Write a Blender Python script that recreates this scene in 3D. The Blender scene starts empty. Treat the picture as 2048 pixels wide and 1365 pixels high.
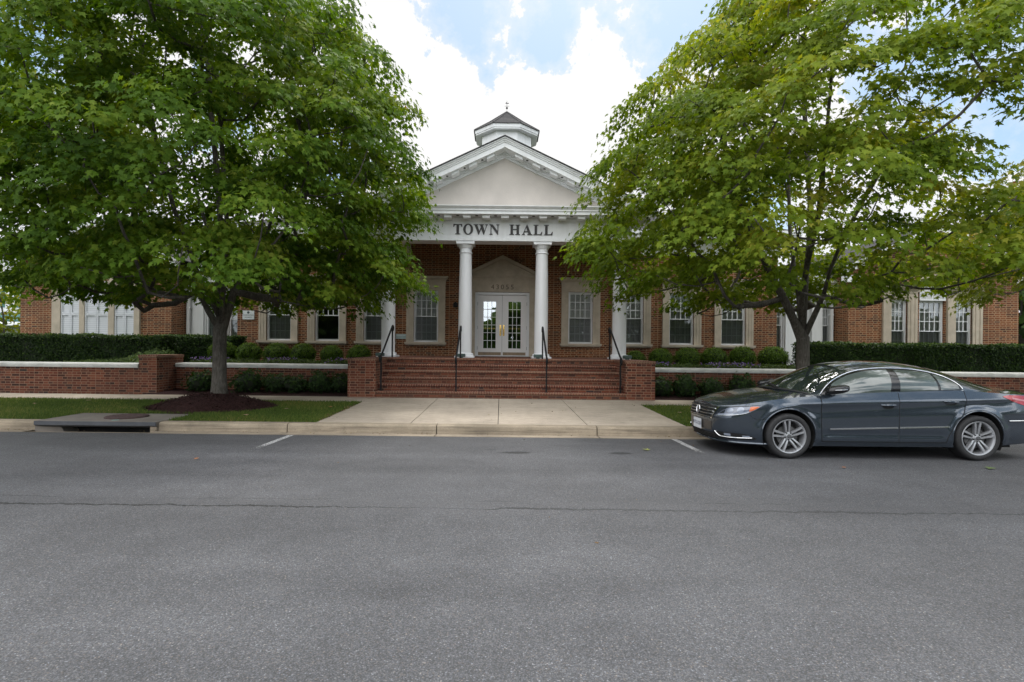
import bpy, bmesh, math, random
import numpy as np
from mathutils import Vector, Matrix
from mathutils.bvhtree import BVHTree
random.seed(7)
rng = np.random.default_rng(11)
PI = math.pi
S = bpy.context.scene
C = bpy.data.collections.new('street_front')
S.collection.children.link(C)
FPX, VX, VY, ROLL, EYE = 1050.0, 1002.0, 696.0, 0.011, 1.54

def at(px, py, D):
    """world X and Z of a photo pixel at depth D (survey helper)"""
    s = FPX / D; dx, dy = px - VX, py - VY
    c, n = math.cos(ROLL), math.sin(ROLL)
    return ((dx * c + dy * n) / s, EYE - (-dx * n + dy * c) / s)

ORG = {}
def link(o, parent=None, origin=(0, 0, 0)):
    C.objects.link(o)
    ORG[o.name] = Vector(origin)
    if parent is not None:
        o.parent = parent
        o.location = Vector(origin) - ORG[parent.name]
    else:
        o.location = origin
    return o
def tag(o, label=None, cat=None, group=None, kind=None):
    if label: o['label'] = label
    if cat: o['category'] = cat
    if group: o['group'] = group
    if kind: o['kind'] = kind
    return o
def thing(name, label, cat, loc=(0, 0, 0), group=None, parent=None):
    o = bpy.data.objects.new(name, None)
    o.empty_display_size = .2
    link(o, parent, loc)
    return tag(o, label, cat, group)
def copy_tree(o, parent=None, loc=None, rotz=None):
    c = o.copy(); C.objects.link(c)
    if parent is not None: c.parent = parent
    if loc is not None: c.location = loc
    if rotz is not None: c.rotation_euler = (0, 0, rotz)
    for ch in list(o.children): copy_tree(ch, c)
    return c

def box_uv(me):
    n = len(me.loops)
    if n == 0: return
    uv = me.uv_layers.new(name='UVMap')
    co = np.empty(len(me.vertices) * 3); me.vertices.foreach_get('co', co); co = co.reshape(-1, 3)
    vi = np.empty(n, dtype=np.int64); me.loops.foreach_get('vertex_index', vi)
    pn = np.empty(len(me.polygons) * 3); me.polygons.foreach_get('normal', pn); pn = np.abs(pn.reshape(-1, 3))
    tot = np.empty(len(me.polygons), dtype=np.int64); me.polygons.foreach_get('loop_total', tot)
    ax = np.repeat(np.argmax(pn * np.array([1, 1, 1.2]), axis=1), tot)
    p = co[vi]
    U = np.where(ax == 0, p[:, 1], p[:, 0]); V = np.where(ax == 2, p[:, 1], p[:, 2])
    uv.data.foreach_set('uv', np.column_stack([U, V]).ravel())

class MB:
    """collects shapes and links them as ONE mesh object"""
    def __init__(s): s.v = []; s.f = []
    def add(s, vs, fs):
        b = len(s.v); s.v.extend([tuple(v) for v in vs]); s.f.extend([tuple(b + i for i in f) for f in fs]); return s
    def box(s, x0, x1, y0, y1, z0, z1):
        return s.add([(x0,y0,z0),(x1,y0,z0),(x1,y1,z0),(x0,y1,z0),(x0,y0,z1),(x1,y0,z1),(x1,y1,z1),(x0,y1,z1)],
                     [(0,3,2,1),(4,5,6,7),(0,1,5,4),(1,2,6,5),(2,3,7,6),(3,0,4,7)])
    def quad(s, a, b, c, d): return s.add([a, b, c, d], [(0, 1, 2, 3)])
    def prism(s, poly, y0, y1):
        """poly in x,z (counter clockwise seen from -y), extruded along y"""
        n = len(poly)
        vs = [(x, y0, z) for x, z in poly] + [(x, y1, z) for x, z in poly]
        return s.add(vs, [tuple(range(n)), tuple(range(2*n-1, n-1, -1))] + [(i, i+n, (i+1) % n + n, (i+1) % n) for i in range(n)])
    def prism_x(s, poly, x0, x1):
        """poly in y,z extruded along x"""
        n = len(poly)
        vs = [(x0, y, z) for y, z in poly] + [(x1, y, z) for y, z in poly]
        return s.add(vs, [tuple(range(n-1, -1, -1)), tuple(range(n, 2*n))] + [(i, (i+1) % n, (i+1) % n + n, i+n) for i in range(n)])
    def tube(s, pts, r, n=8, caps=True):
        pts = [Vector(p) for p in pts]
        rs = r if isinstance(r, (list, tuple, np.ndarray)) else [r] * len(pts)
        rings = []; up = None
        for i, p in enumerate(pts):
            d = (pts[min(i+1, len(pts)-1)] - pts[max(i-1, 0)])
            d = d.normalized() if d.length > 1e-9 else Vector((0, 0, 1))
            if up is None:
                up = Vector((0, 0, 1)) if abs(d.z) < .9 else Vector((1, 0, 0))
            a = d.cross(up)
            if a.length < 1e-6: a = d.cross(Vector((0, 1, 0)))
            a.normalize(); b = a.cross(d).normalized(); up = b
            rings.append([p + (a * math.cos(2*PI*k/n) + b * math.sin(2*PI*k/n)) * rs[i] for k in range(n)])
        vs = [q for ring in rings for q in ring]
        fs = []
        for i in range(len(pts)-1):
            for k in range(n):
                fs.append((i*n+k, i*n+(k+1) % n, (i+1)*n+(k+1) % n, (i+1)*n+k))
        if caps:
            fs.append(tuple(range(n-1, -1, -1))); fs.append(tuple((len(pts)-1)*n+k for k in range(n)))
        return s.add(vs, fs)
    def lathe(s, prof, c=(0, 0, 0), n=32, axis='z', cap=True):
        """prof: list of (radius, height)"""
        vs = []
        for r, h in prof:
            for k in range(n):
                a = 2*PI*k/n
                if axis == 'z': vs.append((c[0]+r*math.cos(a), c[1]+r*math.sin(a), c[2]+h))
                else: vs.append((c[0]+r*math.cos(a), c[1]+h, c[2]+r*math.sin(a)))
        fs = []
        for i in range(len(prof)-1):
            for k in range(n):
                q = (i*n+k, i*n+(k+1) % n, (i+1)*n+(k+1) % n, (i+1)*n+k)
                fs.append(q if axis == 'z' else q[::-1])
        if cap:
            a = tuple(range(n-1, -1, -1)); b = tuple((len(prof)-1)*n+k for k in range(n))
            fs += [a, b] if axis == 'z' else [a[::-1], b[::-1]]
        return s.add(vs, fs)
    def grid(s, P):
        """P: rows of points"""
        nr, nc = len(P), len(P[0])
        return s.add([p for r in P for p in r], [(i*nc+j, i*nc+j+1, (i+1)*nc+j+1, (i+1)*nc+j) for i in range(nr-1) for j in range(nc-1)])
    def build(s, name, mat, parent=None, origin=(0, 0, 0), smooth=False, bevel=0, seg=2, weld=False, angle=40):
        me = bpy.data.meshes.new(name)
        me.from_pydata(s.v, [], s.f)
        if bevel or weld:
            bm = bmesh.new(); bm.from_mesh(me)
            bmesh.ops.remove_doubles(bm, verts=bm.verts, dist=1e-4)
            if bevel:
                es = [e for e in bm.edges if len(e.link_faces) == 2 and e.calc_face_angle(0) > math.radians(30)]
                bmesh.ops.bevel(bm, geom=es, offset=bevel, segments=seg, affect='EDGES', profile=.6, clamp_overlap=True)
            bm.to_mesh(me); bm.free()
        me.update()
        box_uv(me)
        o0 = Vector(origin)
        if o0.length > 0: me.transform(Matrix.Translation(-o0))
        if smooth:
            me.polygons.foreach_set('use_smooth', [True] * len(me.polygons))
            if angle: me.set_sharp_from_angle(angle=math.radians(angle))
        me.materials.append(mat)
        o = bpy.data.objects.new(name, me)
        return link(o, parent, origin)

def np_mesh(name, V, k, mat, parent=None, tint=None, origin=(0, 0, 0)):
    """V: (n,k,3) polygons of k corners"""
    n = V.shape[0]
    me = bpy.data.meshes.new(name)
    me.vertices.add(n*k); me.loops.add(n*k); me.polygons.add(n)
    me.vertices.foreach_set('co', (V.reshape(-1, 3) - np.array(origin)).ravel().astype(np.float32))
    me.loops.foreach_set('vertex_index', np.arange(n*k, dtype=np.int32))
    me.polygons.foreach_set('loop_start', np.arange(0, n*k, k, dtype=np.int32))
    me.update(calc_edges=True); me.validate()
    if tint is not None:
        a = me.attributes.new('tint', 'FLOAT', 'FACE'); a.data.foreach_set('value', tint.astype(np.float32))
    me.materials.append(mat)
    o = bpy.data.objects.new(name, me)
    return link(o, parent, origin)

def unit(a): return a / np.maximum(np.linalg.norm(a, axis=-1, keepdims=True), 1e-9)
MAPLE = np.array([(0,0),(.42,.06),(.27,.28),(.52,.56),(.18,.52),(0,1),(-.18,.52),(-.52,.56),(-.27,.28),(-.42,.06)])
OVAL = np.array([(0,0),(.28,.35),(.2,.75),(0,1),(-.2,.75),(-.28,.35)])
TRI = np.array([(-.12,0),(.12,0),(0,1)])
QUAD = np.array([(0,0),(.35,.5),(0,1),(-.35,.5)])
def leaf_polys(P, N, D, size, shape, fold=.2, droop=.25):
    """P positions, N normals, D tip directions, size per leaf -> (n,k,3)"""
    N = unit(N); D = unit(D - N * np.sum(D*N, axis=1, keepdims=True)); A = np.cross(D, N)
    x = shape[:, 0][None, :, None]; y = shape[:, 1][None, :, None]
    z = -fold*np.abs(x) - droop*y*y
    return P[:, None, :] + size[:, None, None] * (A[:, None, :]*x + D[:, None, :]*y + N[:, None, :]*z)

def interp(xs, ys):
    xs = np.array(xs, float); ys = np.array(ys, float)
    m = np.gradient(ys, xs)
    h0 = np.diff(ys)/np.diff(xs)
    for i in range(len(h0)):     # keep it monotone
        if abs(h0[i]) < 1e-12: m[i] = m[i+1] = 0
        else:
            for j in (i, i+1):
                if m[j]*h0[i] < 0: m[j] = 0
                elif abs(m[j]) > 3*abs(h0[i]): m[j] = 3*h0[i]
    def f(x):
        x = min(max(x, xs[0]), xs[-1])
        i = min(max(int(np.searchsorted(xs, x)) - 1, 0), len(xs)-2)
        h = xs[i+1]-xs[i]; t = (x-xs[i])/h
        return float((2*t**3-3*t*t+1)*ys[i] + (t**3-2*t*t+t)*h*m[i] + (-2*t**3+3*t*t)*ys[i+1] + (t**3-t*t)*h*m[i+1])
    return f

# ------------------------------------------------------------------ materials
class NT:
    def __init__(s, name):
        s.m = bpy.data.materials.new(name); s.m.use_nodes = True
        s.t = s.m.node_tree; s.t.nodes.clear()
        s.out = s.n('ShaderNodeOutputMaterial')
    def n(s, typ, **kw):
        nd = s.t.nodes.new(typ)
        for k, v in kw.items():
            if k.startswith('i_'): s.set(nd, k[2:], v)
            else: setattr(nd, k, v)
        return nd
    def set(s, nd, key, v):
        sock = nd.inputs[int(key)] if key.isdigit() else nd.inputs[key.replace('_', ' ')]
        if hasattr(v, 'is_output') or isinstance(v, bpy.types.NodeSocket): s.t.links.new(v, sock)
        else: sock.default_value = (tuple(v) + (1,))[:4] if isinstance(v, (tuple, list)) and sock.type == 'RGBA' else v
    def uv(s): return s.n('ShaderNodeUVMap').outputs[0]
    def obj(s): return s.n('ShaderNodeTexCoord').outputs['Object']
    def pos(s): return s.n('ShaderNodeNewGeometry').outputs['Position']
    def noise(s, vec, scale, detail=4, rough=.55, out=0):
        return s.n('ShaderNodeTexNoise', i_Vector=vec, i_Scale=scale, i_Detail=detail, i_Roughness=rough).outputs[out]
    def vor(s, vec, scale, out='Color', feature='F1'):
        return s.n('ShaderNodeTexVoronoi', feature=feature, i_Vector=vec, i_Scale=scale).outputs[out]
    def ramp(s, fac, stops, inter='LINEAR'):
        r = s.n('ShaderNodeValToRGB', i_Fac=fac); cr = r.color_ramp; cr.interpolation = inter
        while len(cr.elements) < len(stops): cr.elements.new(.5)
        for e, (p, c) in zip(cr.elements, stops):
            e.position = p; e.color = (c, c, c, 1) if isinstance(c, (int, float)) else tuple(c) + (1,)
        return r.outputs[0]
    def mix(s, fac, a, b, mode='MIX'):
        m = s.n('ShaderNodeMix', data_type='RGBA', blend_type=mode)
        s.set(m, '0', fac); s.set(m, '6', a); s.set(m, '7', b)
        return m.outputs[2]
    def math(s, op, a, b=0.0, c=0.0, clamp=False):
        m = s.n('ShaderNodeMath', operation=op, use_clamp=clamp)
        s.set(m, '0', a); s.set(m, '1', b)
        if op in ('MULTIPLY_ADD', 'COMPARE', 'SMOOTH_MIN'): s.set(m, '2', c)
        return m.outputs[0]
    def sep(s, v): return s.n('ShaderNodeSeparateXYZ', i_0=v).outputs
    def sepc(s, v): return s.n('ShaderNodeSeparateColor', i_0=v).outputs
    def bump(s, h, strength=.3, dist=.01):
        return s.n('ShaderNodeBump', i_Strength=strength, i_Distance=dist, i_Height=h).outputs[0]
    def pbr(s, **kw):
        b = s.n('ShaderNodeBsdfPrincipled')
        for k, v in kw.items(): s.set(b, k, v)
        return b.outputs[0]
    def done(s, sh):
        s.t.links.new(sh, s.out.inputs['Surface']); return s.m

def plain(name, col, rough=.5, var=.12, scale=6, metal=0.0, bump=0, spec=.5, coat=0.0):
    t = NT(name); p = t.obj()
    n = t.noise(p, scale, 5)
    lo = tuple(c*(1-var) for c in col); hi = tuple(c*(1+var) for c in col)
    kw = dict(Base_Color=t.ramp(n, [(.3, lo), (.7, hi)]), Roughness=rough, Metallic=metal, Specular_IOR_Level=spec)
    if coat: kw['Coat_Weight'] = coat; kw['Coat_Roughness'] = .03
    if bump: kw['Normal'] = t.bump(t.noise(p, scale*12, 4), bump, .01)
    return t.done(t.pbr(**kw))

def painted(name, col, rough=.45, dirt=.25):
    """exterior paint with weather streaks"""
    t = NT(name); p = t.pos()
    mp = t.n('ShaderNodeMapping', i_Vector=p, i_Scale=(5, 5, .5)).outputs[0]
    a = t.noise(mp, 1.3, 5); b = t.noise(p, .6, 3)
    f = t.math('MULTIPLY', t.ramp(a, [(.45, 0), (.75, 1)]), dirt)
    c = t.mix(f, col, tuple(x*y for x, y in zip(col, (.55, .54, .5))))
    c = t.mix(t.math('MULTIPLY', b, .2), c, tuple(x*.8 for x in col))
    return t.done(t.pbr(Base_Color=c, Roughness=rough, Normal=t.bump(t.noise(p, 40, 3), .05, .01)))

def brick(name, stops, mortar, bw=.211, rh=.0677, ms=.0075, rot=False, dark=1.0):
    t = NT(name); uv = t.uv()
    if rot: uv = t.n('ShaderNodeMapping', i_Vector=uv, i_Rotation=(0, 0, PI/2)).outputs[0]
    b = t.n('ShaderNodeTexBrick', offset=.5, offset_frequency=2, squash=.62, squash_frequency=2, i_Vector=uv, i_Scale=1.0, i_Mortar_Size=ms, i_Mortar_Smooth=.15,
            i_Bias=0.0, i_Brick_Width=bw, i_Row_Height=rh)
    t.set(b, 'Color1', (0, 0, 0)); t.set(b, 'Color2', (1, 1, 1)); t.set(b, 'Mortar', (.5, .5, .5))
    rnd = t.sepc(b.outputs['Color'])[0]
    col = t.ramp(rnd, stops)
    p = t.pos()
    n = t.noise(p, 25, 4); big = t.noise(p, .7, 4)
    col = t.mix(t.math('MULTIPLY', n, .55), col, (.03, .018, .014), 'MIX')
    mc = t.mix(t.noise(p, 3, 4), tuple(x*.7 for x in mortar), tuple(x*1.25 for x in mortar))
    c = t.mix(b.outputs['Fac'], col, mc)
    c = t.mix(t.math('MULTIPLY', t.ramp(big, [(.42, 0), (.72, 1)]), .42), c, (.05, .03, .024))
    if dark != 1: c = t.mix(1.0, c, (dark, dark, dark), 'MULTIPLY')
    h = t.math('SUBTRACT', t.math('MULTIPLY', n, .35), b.outputs['Fac'])
    return t.done(t.pbr(Base_Color=c, Roughness=.85, Specular_IOR_Level=.25, Normal=t.bump(h, .6, .012)))

M = {}
RED = [(0, (.07, .021, .011)), (.25, (.185, .048, .017)), (.55, (.25, .070, .023)), (.8, (.30, .098, .034)), (1, (.065, .037, .032))]
M['brick'] = brick('facade_brick', RED, (.40, .27, .16), ms=.0098)
DRED = [(0, (.05, .021, .016)), (.3, (.16, .042, .023)), (.6, (.215, .06, .031)), (.85, (.26, .088, .047)), (1, (.04, .029, .03))]
M['wallbrick'] = brick('garden_wall_brick', DRED, (.27, .175, .12), ms=.007)
M['stepbrick'] = brick('step_riser_brick', DRED, (.24, .155, .105), ms=.006)
ROW = [(0, (.11, .03, .022)), (.5, (.18, .048, .031)), (1, (.24, .078, .048))]
M['rowlock'] = brick('rowlock_nosing_brick', ROW, (.32, .225, .15), bw=.068, rh=.4, ms=.007)
M['white'] = painted('white_trim_paint', (.79, .80, .81))
M['column'] = painted('white_column_paint', (.79, .80, .82), .4, .12)
M['vinyl'] = painted('white_window_vinyl', (.72, .73, .74), .35, .1)
M['door'] = painted('white_door_paint', (.74, .72, .71), .35, .1)
M['stone'] = plain('limestone', (.46, .395, .31), .85, .16, 3, bump=.25)
M['stucco'] = plain('cream_stucco', (.56, .515, .475), .9, .07, 2.2, bump=.35)
M['coping'] = plain('cast_stone_coping', (.52, .52, .50), .8, .2, 4, bump=.2)
M['black'] = plain('black_iron', (.010, .010, .011), .6, .2, 20, spec=.25)
M['letter'] = plain('dark_bronze_letter', (.022, .018, .016), .5, .25, 20)
M['brass'] = plain('polished_brass', (.75, .52, .20), .2, .1, 10, metal=1)
M['kick'] = plain('bronze_kickplate', (.22, .16, .10), .45, .15, 10, metal=.3)
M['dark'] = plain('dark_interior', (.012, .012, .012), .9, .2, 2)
M['green'] = plain('verdigris_metal', (.06, .095, .085), .6, .2, 12)
M['soffit'] = painted('soffit_paint', (.60, .60, .58), .6, .3)
M['dull_metal'] = plain('galvanised_edge', (.16, .16, .16), .6, .3, 12)  # dull grey metal of the door hinges and threshold

def shingle():
    t = NT('asphalt_shingle'); uv = t.uv()
    b = t.n('ShaderNodeTexBrick', i_Vector=uv, i_Scale=1.0, i_Mortar_Size=.008, i_Brick_Width=.3, i_Row_Height=.13)
    t.set(b, 'Color1', (.034, .033, .036)); t.set(b, 'Color2', (.062, .059, .06)); t.set(b, 'Mortar', (.015, .015, .015))
    c = t.mix(.35, b.outputs['Color'], t.ramp(t.noise(t.pos(), 60, 3), [(.3, .025), (.7, .09)]))
    return t.done(t.pbr(Base_Color=c, Roughness=.95, Specular_IOR_Level=.1))
M['shingle'] = shingle()

def glass(name, refl, tintc, rough=.015):
    t = NT(name)
    n = t.bump(t.noise(t.pos(), 2.2, 2), .06, .02)
    g = t.n('ShaderNodeBsdfGlossy', i_Color=(.9, .95, .97), i_Roughness=rough, i_Normal=n).outputs[0]
    tr = t.n('ShaderNodeBsdfTransparent', i_Color=tintc).outputs[0]
    fr = t.n('ShaderNodeFresnel', i_IOR=1.5).outputs[0]
    f = t.math('ADD', t.math('MULTIPLY', fr, .9), refl, clamp=True)
    mx = t.n('ShaderNodeMixShader', i_0=f, i_1=tr, i_2=g).outputs[0]
    return t.done(mx)
M['glass'] = glass('window_glass', .07, (.84, .87, .86))
M['screen'] = glass('screened_glass', .035, (.6, .62, .62))
M['doorglass'] = glass('door_glass', .36, (.55, .58, .58))

def blind():
    t = NT('venetian_blind'); z = t.sep(t.pos())[2]
    f = t.math('FRACT', t.math('MULTIPLY', z, 1/.045))
    k = t.ramp(f, [(0, .14), (.3, .42), (.7, .80), (1, .6)])
    return t.done(t.pbr(Base_Color=t.mix(.15, k, (.4, .36, .3)), Roughness=.6))
M['blind'] = blind()
def curtain():
    t = NT('white_curtain'); x = t.sep(t.pos())[0]
    w = t.n('ShaderNodeTexWave', i_Vector=t.pos(), i_Scale=6.0, i_Distortion=1.5).outputs[1]
    return t.done(t.pbr(Base_Color=t.ramp(w, [(0, .28), (1, .62)]), Roughness=.8))
M['curtain'] = curtain()

def shutter():
    t = NT('louvred_shutter_paint'); z = t.sep(t.pos())[2]
    f = t.math('FRACT', t.math('MULTIPLY', z, 1/.07))
    return t.done(t.pbr(Base_Color=t.ramp(f, [(0, (.38, .40, .43)), (.25, (.62, .64, .68)), (1, (.68, .70, .73))]), Roughness=.5))
M['shutter'] = shutter()

def asphalt():
    t = NT('road_asphalt'); p = t.pos()
    q = t.n('ShaderNodeMapping', i_Vector=p, i_Scale=(1, 1, 0)).outputs[0]
    wob = t.n('ShaderNodeVectorMath', operation='MULTIPLY_ADD'); t.set(wob, '0', t.noise(q, 60, 2, out=1)); t.set(wob, '1', (.008, .008, 0)); t.set(wob, '2', q)
    qq = wob.outputs[0]
    v1 = t.n('ShaderNodeTexVoronoi', i_Vector=qq, i_Scale=125.0)
    v2 = t.n('ShaderNodeTexVoronoi', i_Vector=qq, i_Scale=210.0)
    r1 = t.sepc(v1.outputs['Color'])[0]; r2 = t.sepc(v2.outputs['Color'])[1]; h1 = t.sepc(v1.outputs['Color'])[2]
    stone = t.ramp(r1, [(0, .028), (.3, .06), (.62, .085), (.84, .108), (.95, .14), (1, .25)])
    hue = t.ramp(h1, [(0, (.88, .94, 1.1)), (.5, (.98, .99, 1.06)), (.86, (.99, 1.0, 1.05)), (1, (1.2, 1.0, .85))])
    stone = t.mix(1.0, stone, hue, 'MULTIPLY')
    fine = t.ramp(r2, [(0, (.034, .035, .038)), (.5, (.068, .070, .075)), (.9, (.097, .10, .106)), (1, (.18, .18, .18))])
    c = t.mix(.42, stone, fine)
    gap = t.ramp(v1.outputs['Distance'], [(.35, 0), (.75, 1)])
    c = t.mix(t.math('MULTIPLY', gap, .65), c, (.03, .03, .032))
    big = t.noise(q, .35, 5); mid = t.noise(q, 2.2, 5)
    c = t.mix(1.0, c, t.ramp(big, [(.3, .96), (.7, 1.4)]), 'MULTIPLY')
    c = t.mix(1.0, c, t.ramp(mid, [(.3, .9), (.7, 1.1)]), 'MULTIPLY')
    lane = t.n('ShaderNodeMapping', i_Vector=q, i_Scale=(.10, .9, 1)).outputs[0]
    c = t.mix(1.0, c, t.ramp(t.noise(lane, 1.4, 4), [(.32, .84), (.68, 1.13)]), 'MULTIPLY')
    x, y, _ = t.sep(p)
    # wheel paths and the worn strip along the kerb
    def band(c0, w, amt, cc):
        d = t.math('ABSOLUTE', t.math('SUBTRACT', t.math('ADD', y, t.math('MULTIPLY', mid, .25)), c0))
        return t.math('MULTIPLY', t.ramp(t.math('DIVIDE', d, w), [(0, 1), (1, 0)]), amt)
    c = t.mix(band(8.6, .9, .28, 0), c, (.045, .045, .047))
    c = t.mix(band(5.2, .5, .28, 0), c, (.05, .05, .052))
    # centre joint crack
    w1 = t.n('ShaderNodeTexNoise', noise_dimensions='1D', i_W=x, i_Scale=1.5, i_Detail=8.0, i_Roughness=.75).outputs[0]
    w2 = t.n('ShaderNodeTexNoise', noise_dimensions='1D', i_W=x, i_Scale=.5, i_Detail=3.0).outputs[0]
    line = t.math('ADD', t.math('MULTIPLY', w1, .22), 4.82)
    d = t.math('ABSOLUTE', t.math('SUBTRACT', y, line))
    width = t.ramp(w2, [(.34, .005), (.5, .018), (.7, .03)])
    k = t.math('LESS_THAN', d, width)
    k = t.math('MULTIPLY', k, t.ramp(t.noise(q, 14, 3), [(.34, .3), (.5, 1.0)]))
    k = t.math('MULTIPLY', k, t.ramp(t.math('MULTIPLY_ADD', x, .1, .5), [(.30, 1), (.5, .75), (.62, .5), (1, .65)]))
    c = t.mix(k, c, (.012, .012, .012))
    w3 = t.n('ShaderNodeTexNoise', noise_dimensions='1D', i_W=t.math('ADD', x, 40.0), i_Scale=1.1, i_Detail=8.0, i_Roughness=.75).outputs[0]
    d3 = t.math('ABSOLUTE', t.math('SUBTRACT', y, t.math('ADD', t.math('MULTIPLY', w3, .2), 5.08)))
    k3 = t.math('MULTIPLY', t.math('LESS_THAN', d3, .009), t.ramp(t.noise(q, 1.2, 4), [(.5, 0), (.62, .7)]))
    c = t.mix(k3, c, (.015, .015, .015))
    # oil stains
    for (sx, sy, rx, ry, a) in ((.21, 7.78, .26, .12, .85), (-.13, 8.0, .10, .06, .35), (1.78, 7.82, .22, .11, .75), (1.05, 8.4, .3, .1, .15), (3.46, 2.93, .028, .02, .9), (4.0, 3.22, .035, .02, .9), (3.9, 8.2, .5, .25, .3)):
        dx = t.math('DIVIDE', t.math('SUBTRACT', x, sx), rx); dy = t.math('DIVIDE', t.math('SUBTRACT', y, sy), ry)
        dd = t.math('ADD', t.math('ADD', t.math('MULTIPLY', dx, dx), t.math('MULTIPLY', dy, dy)), t.math('MULTIPLY', t.math('SUBTRACT', mid, .5), 1.6))
        c = t.mix(t.math('MULTIPLY', t.ramp(dd, [(.35, 1), (1.1, 0)]), a), c, (.016, .016, .017))
    h = t.math('ADD', t.math('SUBTRACT', t.math('MULTIPLY', r1, .5), v1.outputs['Distance']), t.math('MULTIPLY', r2, .3))
    return t.done(t.pbr(Base_Color=c, Roughness=.82, Specular_IOR_Level=.35, Normal=t.bump(h, .55, .006)))
M['asphalt'] = asphalt()

def concrete(name, col, stain=.5, streak=0.0):
    t = NT(name); p = t.pos()
    big = t.noise(p, .9, 6, .6); mid = t.noise(p, 7, 5); fine = t.noise(p, 160, 3)
    c = t.mix(1.0, col, t.ramp(big, [(.3, 1-.35*stain), (.7, 1.1)]), 'MULTIPLY')
    c = t.mix(1.0, c, t.ramp(mid, [(.3, .9), (.7, 1.08)]), 'MULTIPLY')
    c = t.mix(1.0, c, t.ramp(fine, [(.3, .82), (.7, 1.14)]), 'MULTIPLY')
    spot = t.ramp(t.noise(p, 3.1, 7, .7), [(.6, 0), (.74, 1)])
    c = t.mix(t.math('MULTIPLY', spot, stain*.6), c, tuple(x*.45 for x in col))
    if streak:
        mp = t.n('ShaderNodeMapping', i_Vector=p, i_Scale=(.35, 6, 9)).outputs[0]
        k = t.ramp(t.noise(mp, 2.6, 7, .7), [(.46, 0), (.66, 1)])
        c = t.mix(t.math('MULTIPLY', k, streak), c, (.075, .06, .048))
        pit = t.ramp(t.noise(p, 42, 5, .7), [(.60, 0), (.68, 1)])
        c = t.mix(t.math('MULTIPLY', pit, streak), c, (.06, .05, .04))
    return t.done(t.pbr(Base_Color=c, Roughness=.9, Specular_IOR_Level=.25, Normal=t.bump(fine, .25, .004)))
M['walk'] = concrete('sidewalk_concrete', (.39, .335, .27), .7, .22)
M['kerb'] = concrete('kerb_concrete', (.32, .265, .195), 1.1, .6)
M['gutter'] = concrete('gutter_concrete', (.32, .265, .20), .9, .45)
M['drain'] = concrete('drain_slab_concrete', (.19, .17, .15), .9)
M['joint'] = plain('joint_dirt', (.06, .05, .04), .95, .3, 8)
M['rust'] = plain('rusty_cast_iron', (.055, .032, .03), .85, .3, 14, bump=.3)
M['drainface'] = concrete('drain_face_steel', (.085, .09, .10), .8)

def roadpaint():
    t = NT('worn_road_paint'); p = t.pos()
    y = t.sep(p)[1]
    n = t.noise(p, 55, 5, .7)
    wear = t.ramp(t.math('SUBTRACT', y, 7.3), [(0, .28), (.55, .16), (1, 0)])
    a = t.ramp(t.math('ADD', n, wear), [(.44, 1), (.62, 0)])
    c = t.mix(t.noise(p, 6, 4), (.34, .34, .34), (.52, .52, .52))
    b = t.pbr(Base_Color=c, Roughness=.8)
    tr = t.n('ShaderNodeBsdfTransparent').outputs[0]
    return t.done(t.n('ShaderNodeMixShader', i_0=a, i_1=tr, i_2=b).outputs[0])
M['roadpaint'] = roadpaint()

def soil(name, a, b, scale=45):
    t = NT(name); p = t.pos()
    v = t.n('ShaderNodeTexVoronoi', i_Vector=p, i_Scale=scale)
    n = t.noise(p, scale*.8, 5, .7)
    c = t.mix(t.sepc(v.outputs['Color'])[0], a, b)
    c = t.mix(1.0, c, t.ramp(n, [(.3, .5), (.7, 1.35)]), 'MULTIPLY')
    return t.done(t.pbr(Base_Color=c, Roughness=1.0, Specular_IOR_Level=.1, Normal=t.bump(t.math('ADD', n, v.outputs['Distance']), .9, .03)))
M['mulch'] = soil('bark_mulch', (.025, .012, .012), (.06, .03, .028))
M['chip'] = soil('bark_chip', (.022, .011, .011), (.075, .038, .034), 30)
M['bed'] = soil('garden_bed_soil', (.03, .02, .016), (.06, .04, .03))
def lawn():
    t = NT('lawn_turf'); p = t.pos()
    n = t.noise(p, 1.1, 5); f = t.noise(p, 90, 4, .7); m = t.noise(p, 9, 4)
    c = t.ramp(n, [(.3, (.035, .06, .012)), (.55, (.06, .085, .018)), (.75, (.095, .10, .03))])
    c = t.mix(1.0, c, t.ramp(f, [(.25, .45), (.75, 1.5)]), 'MULTIPLY')
    c = t.mix(t.math('MULTIPLY', t.ramp(m, [(.55, 0), (.75, 1)]), .4), c, (.11, .095, .04))
    return t.done(t.pbr(Base_Color=c, Roughness=1.0, Specular_IOR_Level=.1, Normal=t.bump(f, .8, .02)))
M['lawn'] = lawn()

def leafmat(name, stops, transl=.40, rough=.6, gloss=.10):
    t = NT(name)
    a = t.n('ShaderNodeAttribute', attribute_name='tint').outputs['Fac']
    c = t.ramp(a, stops)
    d = t.pbr(Base_Color=c, Roughness=rough, Specular_IOR_Level=gloss)
    tc = t.mix(1.0, c, (1.6, 1.6, .4), 'MULTIPLY')
    tr = t.n('ShaderNodeBsdfTranslucent', i_Color=tc).outputs[0]
    return t.done(t.n('ShaderNodeMixShader', i_0=transl, i_1=d, i_2=tr).outputs[0])
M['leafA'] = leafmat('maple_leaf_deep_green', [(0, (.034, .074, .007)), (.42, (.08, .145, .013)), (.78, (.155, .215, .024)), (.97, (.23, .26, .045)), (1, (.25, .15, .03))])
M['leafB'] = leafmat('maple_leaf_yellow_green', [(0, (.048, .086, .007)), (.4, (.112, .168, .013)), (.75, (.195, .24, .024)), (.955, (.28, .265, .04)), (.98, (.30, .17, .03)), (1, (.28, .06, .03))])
M['leafC'] = leafmat('maple_leaf_pale_olive', [(0, (.075, .10, .013)), (.5, (.15, .18, .024)), (.85, (.24, .235, .03)), (1, (.33, .23, .04))])
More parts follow.
